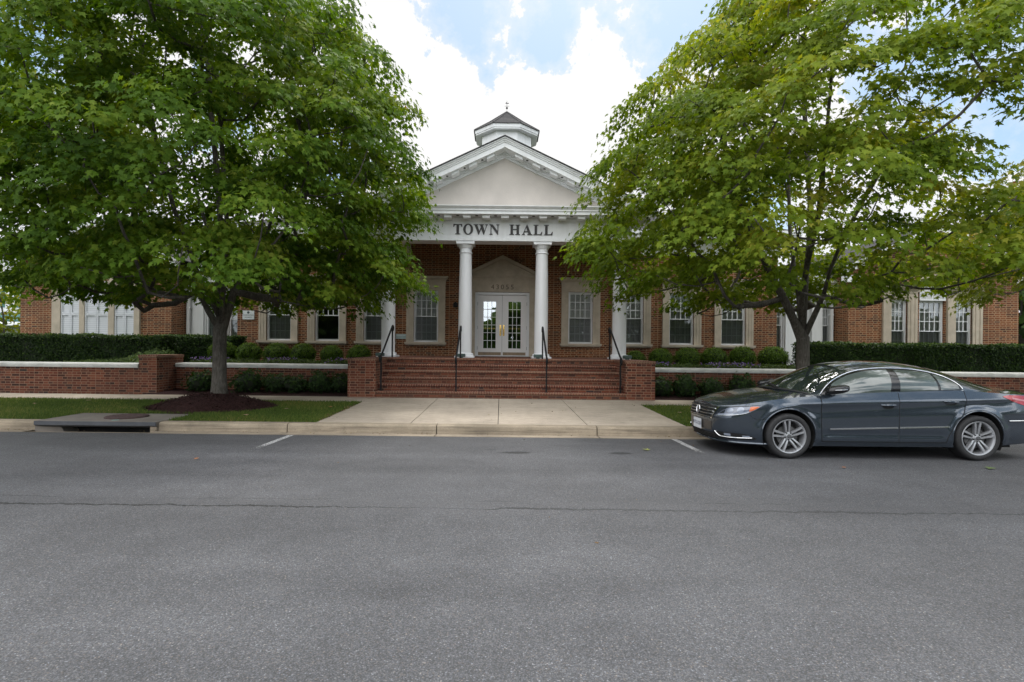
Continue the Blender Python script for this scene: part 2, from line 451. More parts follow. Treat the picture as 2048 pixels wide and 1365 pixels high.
M['leafD'] = leafmat('background_leaf', [(0, (.02, .045, .012)), (.6, (.045, .085, .02)), (1, (.09, .13, .03))])
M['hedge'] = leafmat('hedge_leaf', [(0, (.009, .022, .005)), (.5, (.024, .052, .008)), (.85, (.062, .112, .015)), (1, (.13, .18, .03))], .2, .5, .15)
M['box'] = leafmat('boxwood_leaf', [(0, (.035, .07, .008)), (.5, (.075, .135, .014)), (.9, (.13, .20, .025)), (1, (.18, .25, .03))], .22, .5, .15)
M['shrub'] = leafmat('low_shrub_leaf', [(0, (.014, .03, .010)), (.6, (.03, .058, .016)), (1, (.06, .10, .03))], .2)
M['bedleaf'] = leafmat('bedding_plant_leaf', [(0, (.03, .05, .015)), (.6, (.07, .11, .03)), (1, (.16, .2, .06))], .25)
M['petal'] = leafmat('purple_petal', [(0, (.10, .06, .22)), (.6, (.2, .12, .38)), (1, (.42, .36, .55))], .3)
M['grass'] = leafmat('grass_blade', [(0, (.03, .055, .01)), (.5, (.06, .095, .016)), (.8, (.10, .125, .028)), (1, (.20, .16, .055))], .3)
M['hedgecore'] = plain('hedge_core_twigs', (.012, .018, .008), 1, .4, 20)
def bark():
    t = NT('maple_bark'); p = t.pos()
    mp = t.n('ShaderNodeMapping', i_Vector=p, i_Scale=(1, 1, .18)).outputs[0]
    n = t.noise(mp, 38, 6, .7); b = t.noise(p, 4, 5); l = t.noise(p, 10, 4)
    c = t.ramp(n, [(.3, (.045, .039, .033)), (.55, (.10, .09, .078)), (.75, (.17, .155, .135))])
    c = t.mix(t.math('MULTIPLY', t.ramp(l, [(.55, 0), (.7, 1)]), .3), c, (.15, .155, .13))
    c = t.mix(1.0, c, t.ramp(b, [(.3, .7), (.7, 1.2)]), 'MULTIPLY')
    return t.done(t.pbr(Base_Color=c, Roughness=.95, Specular_IOR_Level=.15, Normal=t.bump(n, .8, .02)))
M['bark'] = bark()
# ------------------------------------------------------------------ setting
def structure(name, mb, mat, label, cat, **kw):
    return tag(mb.build(name, mat, **kw), label, cat, kind='structure')

def road_z(y): return .03 - .015*abs(y-5.0) if y < 9.3 else -.0345
def sheet(x0, x1, y0, y1, z, nx=1, ny=1):
    m = MB()
    xs = np.linspace(x0, x1, nx+1); ys = np.linspace(y0, y1, ny+1)
    m.grid([[(x, y, z(y) if callable(z) else z) for x in xs] for y in ys])
    return m
structure('ground', sheet(-600, 600, -600, 900, -.35), M['lawn'], 'wide flat grassy ground reaching the horizon', 'ground')
rp = MB(); rp.grid([[(-150, y, road_z(y)), (150, y, road_z(y))] for y in (-6, 5.0, 9.24)])
structure('road', rp, M['asphalt'], 'grey asphalt street with speckled aggregate and a cracked centre joint', 'road')
structure('far_verge', sheet(-150, 150, -40, -6, -.13), M['lawn'], 'grass verge across the street', 'grass verge')

ZK = .118                                     # kerb top
DX0, DX1 = -8.42, -6.22                       # storm drain opening
# gutter pan
g = MB()
for a, b in ((-60, DX0-.01), (DX1+.01, -3.88), (-3.865, -1.165), (-1.15, 1.755), (1.77, 4.65), (4.665, 60)):
    g.add([(a, 9.24, -.031), (b, 9.24, -.031), (b, 9.56, -.040), (a, 9.56, -.040), (a, 9.24, -.2), (b, 9.24, -.2)], [(0, 1, 2, 3), (0, 4, 5, 1)])
g.add([(DX0-.01, 9.24, -.031), (DX1+.01, 9.24, -.031), (DX1+.01, 9.56, -.075), (DX0-.01, 9.56, -.075)], [(0, 1, 2, 3)])
structure('gutter', g, M['gutter'], 'pale concrete gutter strip along the foot of the kerb', 'gutter')
kp = [(9.535, -.12), (9.9, -.12), (9.9, ZK), (9.63, ZK), (9.59, ZK-.012), (9.565, ZK-.04)]
kp = [(9.535, -.12), (9.548, ZK-.045), (9.556, ZK-.02), (9.575, ZK-.005), (9.60, ZK), (9.74, ZK+.003), (9.74, -.12)]
k = MB()
for a, b in ((-60, -20), (-19.985, -14), (-13.985, DX0-.012), (DX1+.012, -3.88), (-3.862, -1.165), (-1.147, 1.755), (1.773, 4.65), (4.668, 9), (9.015, 15), (15.015, 60)):
    k.prism_x(kp[::-1], a, b)
structure('kerb', k, M['kerb'], 'tan concrete kerb with dark joints between its lengths', 'kerb', smooth=True, angle=35)
structure('kerb_joint_filler', MB().box(-60, DX0-.02, 9.60, 9.73, -.1, ZK-.02).box(DX1+.02, 60, 9.60, 9.73, -.1, ZK-.02), M['joint'], 'dark dirt in the joints of the kerb', 'joint filler')

# storm drain
d = thing('storm_drain', 'kerbside storm drain inlet with a wide dark slot under a flat concrete lid', 'storm drain', ((DX0+DX1)/2, 9.9, 0))
DY = 10.62
MB().box(DX0, DX1, 9.50, DY, .06, ZK+.012).build('slab', M['drain'], d, bevel=.008)
f = MB(); f.prism_x([(9.475, .058), (9.475, ZK+.008), (9.499, ZK+.008), (9.499, .059), (9.56, .028), (9.54, .022)][::-1], DX0, DX1)
f.build('lip', M['drainface'], d)
th = MB()
th.quad((DX0+.1, 9.95, -.4), (DX1-.05, 9.95, -.4), (DX1-.05, 9.95, .06), (DX0+.1, 9.95, .06))
th.quad((DX0, 9.55, -.4), (DX1, 9.55, -.4), (DX1, 9.95, -.4), (DX0, 9.95, -.4))
th.build('throat', M['dark'], d)
MB().add([(DX0, 9.505, -.12), (DX0+.45, 9.62, -.12), (DX0+.36, 9.62, .03), (DX0, 9.505, .058), (DX0, 9.95, -.12), (DX0, 9.95, .058), (DX0+.36, 9.95, .03), (DX0+.45, 9.95, -.12)],
         [(0, 1, 2, 3), (4, 0, 3, 5), (3, 2, 6, 5), (1, 7, 6, 2)]).build('cheek', M['drain'], d)
MB().box(DX1-.12, DX1, 9.505, 9.95, -.12, .058).build('cheek', M['gutter'], d, bevel=.01)
mc = MB(); mc.lathe([(.36, 0), (.36, .018), (.345, .024)], (-7.18, 10.1, ZK+.012), 40)
for i in range(-4, 5):
    w = math.sqrt(.33**2 - (i*.07)**2)
    mc.box(-7.18-w, -7.18+w, 10.1+i*.07-.012, 10.1+i*.07+.012, ZK+.034, ZK+.041)
mc.build('manhole_cover', M['rust'], d)
MB().lathe([(.06, 0), (.06, .003)], (-7.08, 9.66, ZK+.012), 20).build('marker_disc', plain('teal_marker', (.16, .30, .27), .6, .2), d)

# pavements
def slabs(m, xs, y0, y1, z0, z1, gap=.014):
    for a, b in zip(xs[:-1], xs[1:]):
        m.add([(a+gap/2, y0, z0), (b-gap/2, y0, z0), (b-gap/2, y1, z1), (a+gap/2, y1, z1), (a+gap/2, y0, z0-.09), (b-gap/2, y0, z0-.09), (b-gap/2, y1, z1-.09), (a+gap/2, y1, z1-.09)],
              [(0, 1, 2, 3), (0, 4, 5, 1), (1, 5, 6, 2), (2, 6, 7, 3), (3, 7, 4, 0)])
ZS0, ZS1 = .165, .185
m = MB()
slabs(m, [-3.42, -1.66, -.04, 1.62, 3.46], 9.747, 11.35, ZK+.003, .142)
slabs(m, [-3.42, -1.66, -.04, 1.62, 3.46], 11.356, 13.955, .142, .183)
structure('walkway', m, M['walk'], 'pale concrete walkway of jointed slabs from kerb to steps', 'walkway')
m = MB()
slabs(m, [-3.42-1.55*i for i in range(24, -1, -1)], 12.88, 14.08, ZS0, ZS1)
slabs(m, [3.46+1.55*i for i in range(25)], 12.88, 14.08, ZS0, ZS1)
structure('sidewalk', m, M['walk'], 'narrow concrete sidewalk running along the foot of the brick walls', 'sidewalk')
structure('joint_bed', MB().add([(-45, 9.745, .08), (45, 9.745, .08), (45, 14.4, .15), (-45, 14.4, .15)], [(0, 1, 2, 3)]), M['joint'], 'dark joints between pavement slabs', 'joint filler')

# lawn strips between kerb and sidewalk
def lawn_z(x, y): return .112 + (y-9.75)/3.13*.05
def lawn_strip(name, polys, label):
    mm = MB()
    for x0, x1, y0, y1 in polys:
        nx = max(2, int((x1-x0)/.5)); ny = 8
        mm.grid([[(x, y, lawn_z(x, y)) for x in np.linspace(x0, x1, nx)] for y in np.linspace(y0, y1, ny)])
    return structure(name, mm, M['lawn'], label, 'lawn')
LAWN_L = [(-45, DX0-.02, 9.745, 12.875), (DX0-.02, DX1+.02, DY+.01, 12.875), (DX1+.02, -3.43, 9.745, 12.875)]
LAWN_R = [(3.47, 45, 9.745, 12.875)]
lawn_strip('lawn', LAWN_L, 'strip of short lawn between kerb and sidewalk, left of the walkway')
lawn_strip('lawn', LAWN_R, 'strip of short lawn between kerb and sidewalk, right of the walkway beside the car')

def grass(name, rects, n, label, hole=None):
    P = []
    areas = np.array([(a[1]-a[0])*(a[3]-a[2]) for a in rects]); cnt = (areas/areas.sum()*n).astype(int)
    for a, c in zip(rects, cnt):
        P.append(np.column_stack([rng.uniform(a[0], a[1], c), rng.uniform(a[2], a[3], c)]))
    P = np.vstack(P)
    if hole: P = P[((P[:, 0]-hole[0])/hole[2])**2 + ((P[:, 1]-hole[1])/hole[3])**2 > 1]
    P = np.column_stack([P, .108 + (P[:, 1]-9.75)/3.13*.05])
    k = len(P)
    D = np.column_stack([rng.normal(0, .5, k), rng.normal(0, .5, k), np.ones(k)])
    N = np.column_stack([rng.normal(0, .5, k), -np.ones(k), rng.normal(0, .3, k)])
    patch = np.sin(P[:, 0]*1.7)*np.sin(P[:, 1]*2.3+P[:, 0])*.18
    V = leaf_polys(P, N, D, rng.uniform(.035, .075, k), TRI, 0, .3)
    return tag(np_mesh(name, V, 3, M['grass'], tint=np.clip(rng.beta(2, 2.2, k)+patch, 0, 1)), label, 'grass', kind='stuff')
MOUND = (-6.45, 11.75, 1.42, 1.05)
grass('grass', [(-13, DX0-.03, 9.75, 12.9), (DX0-.03, DX1+.03, DY+.02, 12.9), (DX1+.03, -3.40, 9.75, 12.9)], 52000, 'mown green grass blades covering the strip left of the walkway', MOUND)
grass('grass', [(3.44, 9.5, 9.75, 12.9)], 16000, 'mown green grass blades covering the strip right of the walkway')

# mulch mounds round the tree trunks
def mound(cx, cy, rx, ry, h, label):
    m = MB(); rows = []
    for i in range(15):
        r = i/14
        row = []
        for k in range(49):
            a = 2*PI*k/48
            jig = 1 + .06*math.sin(3*a+cx) + .04*math.sin(7*a)
            x = cx + rx*r*jig*math.cos(a); y = cy + ry*r*jig*math.sin(a)
            z = lawn_z(x, y) - .01 + h*(1-r*r)**1.3 + (random.uniform(-.012, .012) if r < 1 and k < 48 else 0)
            row.append((x, y, z))
        row[-1] = row[0]; rows.append(row)
    m.grid(rows)
    o = structure('mulch_mound', m, M['mulch'], label, 'mulch', smooth=True, angle=None)
    n = 2600
    r = np.sqrt(rng.uniform(0, 1.08, n)); a = rng.uniform(0, 2*PI, n)
    x = cx+rx*r*np.cos(a); y = cy+ry*r*np.sin(a)
    z = .112+(y-9.75)/3.13*.05 + h*np.clip(1-r*r, 0, 1)**1.3 + .004
    k = n
    V = leaf_polys(np.column_stack([x, y, z]), np.column_stack([rng.normal(0, .6, k), rng.normal(0, .6, k), np.ones(k)]), rng.normal(0, 1, (k, 3)), rng.uniform(.03, .08, k), QUAD*np.array([.5, 1]), 0, 0)
    tag(np_mesh('bark_chips', V, 4, M['chip']), 'loose bark chips on the '+label, 'bark chips', kind='stuff')
mound(*MOUND, .30, 'dark mulch mound round the foot of the left street tree')
mound(15.1, 11.6, 1.3, .9, .24, 'dark mulch mound round the foot of the tree beyond the car')
mound(6.9, 11.9, 1.4, .9, .28, 'dark mulch mound round the foot of the right street tree')

# parking bay lines
def line(name, x, y0, y1, label):
    m = MB(); m.grid([[(x-.05, y, road_z(y)+.004), (x+.05, y, road_z(y)+.004)] for y in np.linspace(y0, y1, 8)])
    return structure(name, m, M['roadpaint'], label, 'road marking')
line('parking_line', -3.66, 7.45, 9.2, 'worn white parking line on the asphalt left of the walkway')
line('parking_line', 3.05, 7.45, 9.2, 'worn white parking line at the nose of the parked car')

# raised beds behind the walls
ZB = .93
def bed(x0, x1, y0, y1, mat, label, z=ZB):
    m = MB(); m.grid([[(x, y, z + .03*math.sin(x*3+y*5)) for x in np.linspace(x0, x1, 40)] for y in np.linspace(y0, y1, 12)])
    structure('raised_bed', m, mat, label, 'garden bed', smooth=True)
bed(-45, -9.65, 14.8, 19.98, M['lawn'], 'raised lawn bed behind the long left brick wall')
bed(-9.64, -4.08, 15.6, 19.3, M['bed'], 'raised planting bed left of the steps under the windows')
bed(4.13, 9.95, 15.6, 19.3, M['bed'], 'raised planting bed right of the steps under the windows')
bed(9.96, 45, 14.8, 19.98, M['lawn'], 'raised lawn bed behind the long right brick wall')
structure('mulch_bed', MB().add([(-9.66, 14.08, .18), (-4.08, 14.08, .18), (-4.08, 15.35, .24), (-9.66, 15.35, .24)], [(0, 1, 2, 3)]), M['mulch'], 'dark mulch bed at the foot of the planter wall left of the steps', 'garden bed')
structure('mulch_bed', MB().add([(4.12, 14.08, .18), (10.0, 14.08, .18), (10.0, 15.35, .24), (4.12, 15.35, .24)], [(0, 1, 2, 3)]), M['mulch'], 'dark mulch bed at the foot of the planter wall right of the steps', 'garden bed')

# garden walls, each with its coping
def wall(x0, x1, y0, y1, z1, label, coping=True):
    w = thing('brick_wall', label, 'brick wall', ((x0+x1)/2, y0, 0))
    MB().box(x0, x1, y0, y1, 0, z1).build('brickwork', M['wallbrick'], w)
    c = MB()
    n = max(1, round((x1-x0)/1.8)); L = (x1-x0)/n
    for i in range(n):
        c.prism_x([(y0-.06, z1), (y0-.075, z1+.03), (y0-.075, z1+.085), (y0-.05, z1+.115), (y1+.05, z1+.125), (y1+.05, z1)][::-1], x0+i*L+.003, x0+(i+1)*L-.003)
    c.build('coping', M['coping'], w)
    return w
ZW = .875
wall(-45, -9.98, 14.5, 14.85, ZW, 'long low red brick wall with pale coping at the far left of the photo')
wall(-9.48, -4.09, 15.35, 15.66, ZW, 'low red brick planter wall with pale coping left of the steps, set back behind shrubs')
wall(4.14, 9.98, 15.35, 15.66, ZW, 'low red brick planter wall with pale coping right of the steps, partly behind the car')
wall(10.49, 45, 14.5, 14.85, ZW, 'low red brick wall with pale coping seen past the tail of the car')
def pier(x0, x1, label):
    p = thing('brick_pier', label, 'brick pier', ((x0+x1)/2, 14.48, 0))
    MB().box(x0, x1, 14.47, 15.68, 0, 1.16).build('brickwork', M['wallbrick'], p)
    MB().box(x0-.015, x1+.015, 14.455, 15.70, 1.16, 1.235).build('cap', M['rowlock'], p, bevel=.008)
pier(-9.975, -9.485, 'square red brick pier ending the long left wall')
pier(9.985, 10.485, 'square red brick pier behind the car, ending the right wall')

# ------------------------------------------------------------------ steps
PZ = 1.222
st = thing('brick_steps', 'wide flight of red brick steps with rounded nosings and brick end blocks', 'steps', (0, 13.96, .18))
SX0, SX1, TR, RI = -3.32, 3.32, .275, (PZ-.18)/6
for i in range(6):
    y0 = 13.96 + i*TR; zt = .18 + (i+1)*RI
    MB().box(SX0, SX1, y0+.018, y0+TR+.05, zt-RI-.002, zt-.07).build('riser', M['stepbrick'], st)
    n = MB()
    yb = y0+TR+.016 if i < 5 else y0+.32
    pr = [(yb, zt-.068), (yb, zt), (y0+.03, zt), (y0+.008, zt-.008), (y0-.008, zt-.026), (y0-.008, zt-.044), (y0+.008, zt-.062), (y0+.03, zt-.068)]
    n.prism_x(pr, SX0, SX1)
    n.build('tread', M['rowlock'], st, smooth=True, angle=50)
MB().box(-4.06, 4.10, 13.96+5*TR+.322, 19.05, PZ-.35, PZ-.002).build('landing', M['stepbrick'], st)
for sx in (-1, 1):
    a, b = (-4.06, -3.322) if sx < 0 else (3.322, 4.10)
    MB().box(a, b, 13.93, 15.655, .10, PZ-.072).build('end_block', M['wallbrick'], st)
    MB().box(a-.012, b+.012, 13.915, 15.66, PZ-.072, PZ+.001).build('end_block_cap', M['rowlock'], st, bevel=.012)

def handrail(x, label):
    r = thing('handrail', label, 'handrail', (x, 14.3, .5), 'black iron handrails on the brick steps')
    yl, yu = 14.12, 15.55
    zl, zu = .18+RI, PZ
    top_l, top_u = zl+.93, zu+.93
    MB().box(x-.02, x+.02, yl-.02, yl+.02, zl, top_l-.01).build('post', M['black'], r)
    MB().box(x-.02, x+.02, yu-.02, yu+.02, zu, top_u-.02).build('post', M['black'], r)
    pts = [(x, yu+.10, top_u-.13), (x, yu+.135, top_u-.07), (x, yu+.11, top_u-.015), (x, yu+.04, top_u+.01), (x, yu-.03, top_u-.012)]
    pts += [(x, yu+(yl-yu)*t, top_u+(top_l-top_u)*t) for t in (.1, .3, .5, .7, .9)]
    cy, cz = yl-.06, top_l-.10
    for i in range(15):
        a = PI*.42 + i*.42; rr = .105 - .0052*i
        pts.append((x, cy+rr*math.cos(a), cz+rr*math.sin(a)))
    MB().tube(pts, .027, 8).build('rail', M['black'], r, smooth=True)
    MB().lathe([(.04, 0), (.04, .012), (.02, .02)], (x, yl, zl), 16).build('post_foot', M['black'], r)
handrail(-3.22, 'black iron handrail at the left end of the steps beside the left brick end block')
handrail(-1.2, 'black iron handrail in front of the column left of the door')
handrail(1.23, 'black iron handrail in front of the column right of the door')
handrail(3.22, 'black iron handrail at the right end of the steps nearest the car')
# ------------------------------------------------------------------ town hall
CX = .05
YW, YL, YG = 19.1, 20.0, 19.1           # main wall, link wall, wing wall
hall = thing('town_hall', 'single storey red brick town hall with white columned portico, pediment and cupola', 'town hall', (CX, YW, 0))
XL, XR = -9.60, 10.02
WX = [-8.09, -6.33, -4.56, -2.74, 2.88, 4.72, 6.55, 8.44]
OPW, OZ0, OZ1 = .90, 1.72, 3.60
def holed(m, x0, x1, z0, z1, Y, holes, rev=.22):
    """front face of a wall at depth Y with rectangular openings and their reveals"""
    xs = sorted({x0, x1} | {h[0] for h in holes} | {h[1] for h in holes})
    for a, b in zip(xs[:-1], xs[1:]):
        zz = sorted((h[2], h[3]) for h in holes if h[0] <= a+1e-6 and h[1] >= b-1e-6)
        cur = z0
        for h0, h1 in zz:
            if h0 > cur: m.quad((a, Y, cur), (b, Y, cur), (b, Y, h0), (a, Y, h0))
            cur = h1
        if cur < z1: m.quad((a, Y, cur), (b, Y, cur), (b, Y, z1), (a, Y, z1))
    for a, b, c, d in holes:
        m.quad((a, Y, c), (a, Y+rev, c), (a, Y+rev, d), (a, Y, d)); m.quad((b, Y+rev, c), (b, Y, c), (b, Y, d), (b, Y+rev, d))
        m.quad((a, Y, c), (b, Y, c), (b, Y+rev, c), (a, Y+rev, c)); m.quad((a, Y+rev, d), (b, Y+rev, d), (b, Y, d), (a, Y, d))
DXC = .03
holes = [(x-OPW/2, x+OPW/2, OZ0, OZ1) for x in WX] + [(DXC-1.0, DXC+1.0, PZ-.05, 3.60)]
m = MB(); holed(m, XL, XR, .3, 5.47, YW, holes)
m.quad((XR, YW, .3), (XR, YL, .3), (XR, YL, 5.47), (XR, YW, 5.47)); m.quad((XL, YL, .3), (XL, YW, .3), (XL, YW, 5.47), (XL, YL, 5.47))
m.build('wall', M['brick'], hall)
# building volume behind, so the hall is closed from any side
MB().box(XL+.05, XR-.05, YW+.45, 31, .3, 4.9).build('rear_wall', M['brick'], hall)

def sash_bars(m, x0, x1, z0, z1, nx, nz, y, t=.014, d=.012):
    for i in range(1, nx):
        x = x0+(x1-x0)*i/nx; m.box(x-t, x+t, y, y+d, z0, z1)
    for j in range(1, nz):
        z = z0+(z1-z0)*j/nz
        for i in range(nx):
            a = x0+(x1-x0)*i/nx; b = x0+(x1-x0)*(i+1)/nx
            m.box(a+(t if i else 0), b-(t if i < nx-1 else 0), y, y+d, z-t, z+t)
def rect_frame(m, x0, x1, z0, z1, w, y0, y1):
    m.box(x0, x0+w, y0, y1, z0, z1); m.box(x1-w, x1, y0, y1, z0, z1)
    m.box(x0+w, x1-w, y0, y1, z0, z0+w); m.box(x0+w, x1-w, y0, y1, z1-w, z1)
def stone_surround(m, x0, x1, z0, z1, Y, w=.25, cap=True):
    """architrave with stepped profile, entablature and sill"""
    for (o, p) in ((0, .05), (.09, .07), (.19, .09)):
        a = w-o if o else w
        wi = {0: .09, .09: .10, .19: w-.19}[o]
        m.box(x0-o-wi, x0-o, Y-p, Y+.02, z0, z1+o+wi); m.box(x1+o, x1+o+wi, Y-p, Y+.02, z0, z1+o+wi)
        m.box(x0-o, x1+o, Y-p, Y+.02, z1+o, z1+o+wi)
    if cap:
        zt = z1+w
        m.box(x0-w-.01, x1+w+.01, Y-.10, Y+.02, zt+.001, zt+.12)
        m.box(x0-w-.05, x1+w+.05, Y-.14, Y+.02, zt+.12, zt+.165)
        m.box(x0-w-.09, x1+w+.09, Y-.19, Y+.02, zt+.165, zt+.215)
        m.box(x0-w-.11, x1+w+.11, Y-.22, Y+.02, zt+.215, zt+.245)
    m.box(x0-w-.05, x1+w+.05, Y-.17, Y+.02, z0-.075, z0-.001)
    m.box(x0-w-.02, x1+w+.02, Y-.12, Y+.02, z0-.12, z0-.075)

def sash_window(xc, Y, w, z0, z1, parent, nx=4, nz=3, surround=True, cover='blind', open_lower=False):
    og = (xc, Y, z0); x0, x1 = xc-w/2, xc+w/2; zm = (z0+z1)/2
    f = MB(); rect_frame(f, x0, x1, z0, z1, .055, Y+.06, Y+.16)
    rect_frame(f, x0+.055, x1-.055, zm-.02, z1-.055, .032, Y+.085, Y+.12)
    win = f.build('window', M['vinyl'], parent, og)
    b = MB(); sash_bars(b, x0+.087, x1-.087, zm+.012, z1-.087, nx, nz, Y+.094)
    b.build('glazing_bars', M['vinyl'], win, og)
    ls = MB(); rect_frame(ls, x0+.055, x1-.055, z0+.055, zm+.012, .032, Y+.125, Y+.15)
    ls.build('lower_sash', M['vinyl'], win, og)
    lb = MB()
    if not open_lower: sash_bars(lb, x0+.087, x1-.087, z0+.087, zm-.02, nx, nz, Y+.132); lb.build('glazing_bars', M['vinyl'], win, og)
    MB().quad((x0+.087, Y+.112, zm+.012), (x1-.087, Y+.112, zm+.012), (x1-.087, Y+.112, z1-.087), (x0+.087, Y+.112, z1-.087)).build('pane', M['glass'], win, og)
    MB().quad((x0+.06, Y+.118, z0+.057), (x1-.06, Y+.118, z0+.057), (x1-.06, Y+.118, zm-.021), (x0+.06, Y+.118, zm-.021)).build('screen', M['screen'], win, og)
    yb = Y+.24
    if cover:
        mt = M['blind'] if cover == 'blind' else M['curtain']
        MB().quad((x0, yb-.065, z0 if not open_lower else zm), (x1, yb-.065, z0 if not open_lower else zm), (x1, yb-.065, z1), (x0, yb-.065, z1)).build('blind', mt, win, og)
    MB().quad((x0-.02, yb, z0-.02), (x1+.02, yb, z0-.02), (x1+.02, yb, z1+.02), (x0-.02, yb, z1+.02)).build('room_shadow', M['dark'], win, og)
    if surround:
        s = MB(); stone_surround(s, x0, x1, z0, z1, Y); s.build('stone_surround', M['stone'], win, og)
    return win
w0 = sash_window(WX[0], YW, OPW, OZ0, OZ1, hall)
for i, x in enumerate(WX[1:]):
    if i in (0, 5): sash_window(x, YW, OPW, OZ0, OZ1, hall, cover=None if i == 0 else 'curtain', open_lower=(i == 0))
    else: copy_tree(w0, hall, Vector((x, YW, OZ0)) - ORG[hall.name])

# front door
dz0, dz1 = PZ, 3.545
og = (DXC, YW, PZ)
f = MB(); fx = .985
f.box(DXC-fx, DXC-fx+.085, YW-.02, YW+.16, dz0, dz1); f.box(DXC+fx-.085, DXC+fx, YW-.02, YW+.16, dz0, dz1); f.box(DXC-fx+.085, DXC+fx-.085, YW-.02, YW+.16, dz1-.085, dz1)
doors = f.build('door_frame', M['vinyl'], hall, og, bevel=.006)
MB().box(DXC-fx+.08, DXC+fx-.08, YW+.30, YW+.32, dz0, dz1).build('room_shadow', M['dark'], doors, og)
for sx in (-1, 1):
    a, b = (DXC-fx+.09, DXC-.004) if sx < 0 else (DXC+.004, DXC+fx-.09)
    gx0, gx1 = (a+.19, b-.20) if sx < 0 else (a+.20, b-.19)
    gz0, gz1 = dz0+.27, dz1-.30
    L = MB(); y0, y1 = YW+.05, YW+.095; tz = dz1-.09
    L.box(a, gx0, y0, y1, dz0+.012, tz); L.box(gx1, b, y0, y1, dz0+.012, tz); L.box(gx0, gx1, y0, y1, dz0+.012, gz0); L.box(gx0, gx1, y0, y1, gz1, tz)
    rect_frame(L, gx0, gx1, gz0, gz1, .025, y0-.012, y0)
    leaf = L.build('door', M['door'], hall, og)
    B = MB(); sash_bars(B, gx0+.025, gx1-.025, gz0+.025, gz1-.025, 3, 6, y0-.006, .009, .01); B.build('glazing_bars', M['vinyl'], leaf, og)
    MB().quad((gx0, y0+.018, gz0), (gx1, y0+.018, gz0), (gx1, y0+.018, gz1), (gx0, y0+.018, gz1)).build('pane', M['doorglass'], leaf, og)
    MB().box(a+.03, b-.03, y0-.004, y0, dz0+.04, dz0+.155).build('kick_plate', M['kick'], leaf, og)
    zb = PZ+.99
    MB().box(gx0+.02, gx1-.02, y0+.03, y0+.06, zb+.0, zb+.055).build('push_bar', M['brass'], leaf, og)
    hx = (b-.055) if sx < 0 else (a+.055)
    H = MB(); H.box(hx-.035, hx+.035, y0-.012, y0, zb-.24, zb+.16)
    H.tube([(hx, y0-.01, zb-.20), (hx, y0-.06, zb-.17), (hx, y0-.07, zb-.05), (hx, y0-.05, zb+.02), (hx, y0-.01, zb+.03)], .014, 8)
    H.lathe([(.022, 0), (.022, .02), (.014, .026)], (hx, y0-.038, zb+.10), 14, 'y')
    H.build('handle', M['brass'], leaf, og, bevel=.003)
    for hz in (dz0+.3, dz0+1.05, dz1-.4):
        xx = a-.006 if sx < 0 else b+.006
        MB().lathe([(.011, -.06), (.011, .06)], (xx, y0-.006, hz), 8).build('hinge', M['dull_metal'], leaf, og)
MB().box(DXC-fx, DXC+fx, YW-.05, YW+.12, PZ-.012, PZ+.012).build('threshold', M['dull_metal'], doors, og)
# limestone door surround with its pediment
s = MB(); jx = 1.33
s.box(DXC-jx, DXC-fx-.002, YW-.07, YW+.03, PZ, 3.56); s.box(DXC+fx+.002, DXC+jx, YW-.07, YW+.03, PZ, 3.56)
s.box(DXC-jx, DXC+jx, YW-.075, YW+.03, 3.562, 4.02)
s.box(DXC-jx-.03, DXC+jx+.03, YW-.11, YW+.03, 4.02, 4.07)
s.box(DXC-jx-.08, DXC+jx+.08, YW-.17, YW+.03, 4.07, 4.15)
s.prism([(DXC-jx-.12, 4.151), (DXC+jx+.12, 4.151), (DXC, 4.84)], YW-.09, YW+.03)
for sg in (-1, 1):
    s.prism([(DXC+sg*(jx+.16), 4.152), (DXC+sg*(jx-.10), 4.152), (DXC, 4.76), (DXC, 4.885)][::sg], YW-.17, YW-.088)
sur = s.build('door_surround', M['stone'], hall, og)
def text_mesh(name, body, size, loc, mat, parent, extrude=.004, align='CENTER', rotx=PI/2, space=1.0, rotz=0, og=None, bold=0):
    cu = bpy.data.curves.new(name, 'FONT'); cu.body = body; cu.size = size; cu.extrude = extrude; cu.align_x = align; cu.space_character = space; cu.resolution_u = 3
    cu.offset = bold
    tmp = bpy.data.objects.new('tmp_text', cu); C.objects.link(tmp)
    dg = bpy.context.evaluated_depsgraph_get(); dg.update()
    me = bpy.data.meshes.new_from_object(tmp.evaluated_get(dg))
    bpy.data.objects.remove(tmp); bpy.data.curves.remove(cu)
    me.transform(Matrix.Translation(loc) @ Matrix.Rotation(rotz, 4, 'Z') @ Matrix.Rotation(rotx, 4, 'X'))
    og = og or tuple(loc); me.transform(Matrix.Translation(-Vector(og)))
    me.name = name; me.materials.clear(); me.materials.append(mat)
    o = bpy.data.objects.new(name, me); return link(o, parent, og)
text_mesh('street_number', '43055', .245, (DXC, YW-.078, 3.66), plain('incised_number', (.10, .075, .055), .8, .2), sur, .002, space=1.45, og=og)

# link sections with white pilasters
def link_section(x0, x1, pil, wins, nm):
    m = MB(); holed(m, x0, x1, .3, 4.6, YL, [(a, b, 1.5, 3.55) for a, b in wins]); m.build('wall', M['vinyl'], hall)
    p = MB()
    for a in pil:
        p.box(a-.2, a+.2, YL-.10, YL-.002, .9, 3.38); p.box(a-.23, a+.23, YL-.13, YL-.002, 3.38, 3.44); p.box(a-.25, a+.25, YL-.15, YL-.002, 3.44, 3.52); p.box(a-.14, a+.14, YL-.104, YL-.10, 1.1, 3.3)
    p.build('pilaster', M['white'], hall)
    MB().box(x0, x1, YL-.16, YL-.002, 3.56, 4.12).box(x0, x1, YL-.26, YL-.002, 4.12, 4.25).build('link_cornice', M['white'], hall)
    for a, b in wins:
        sash_window((a+b)/2, YL, b-a, 1.5, 3.55, hall, 3, 3, surround=False)
RL0, RL1 = XR+.001, 12.62
link_section(RL0, RL1, [10.98, 11.98], [(10.08, 10.74), (11.2, 11.78), (12.2, 12.55)], 'right')
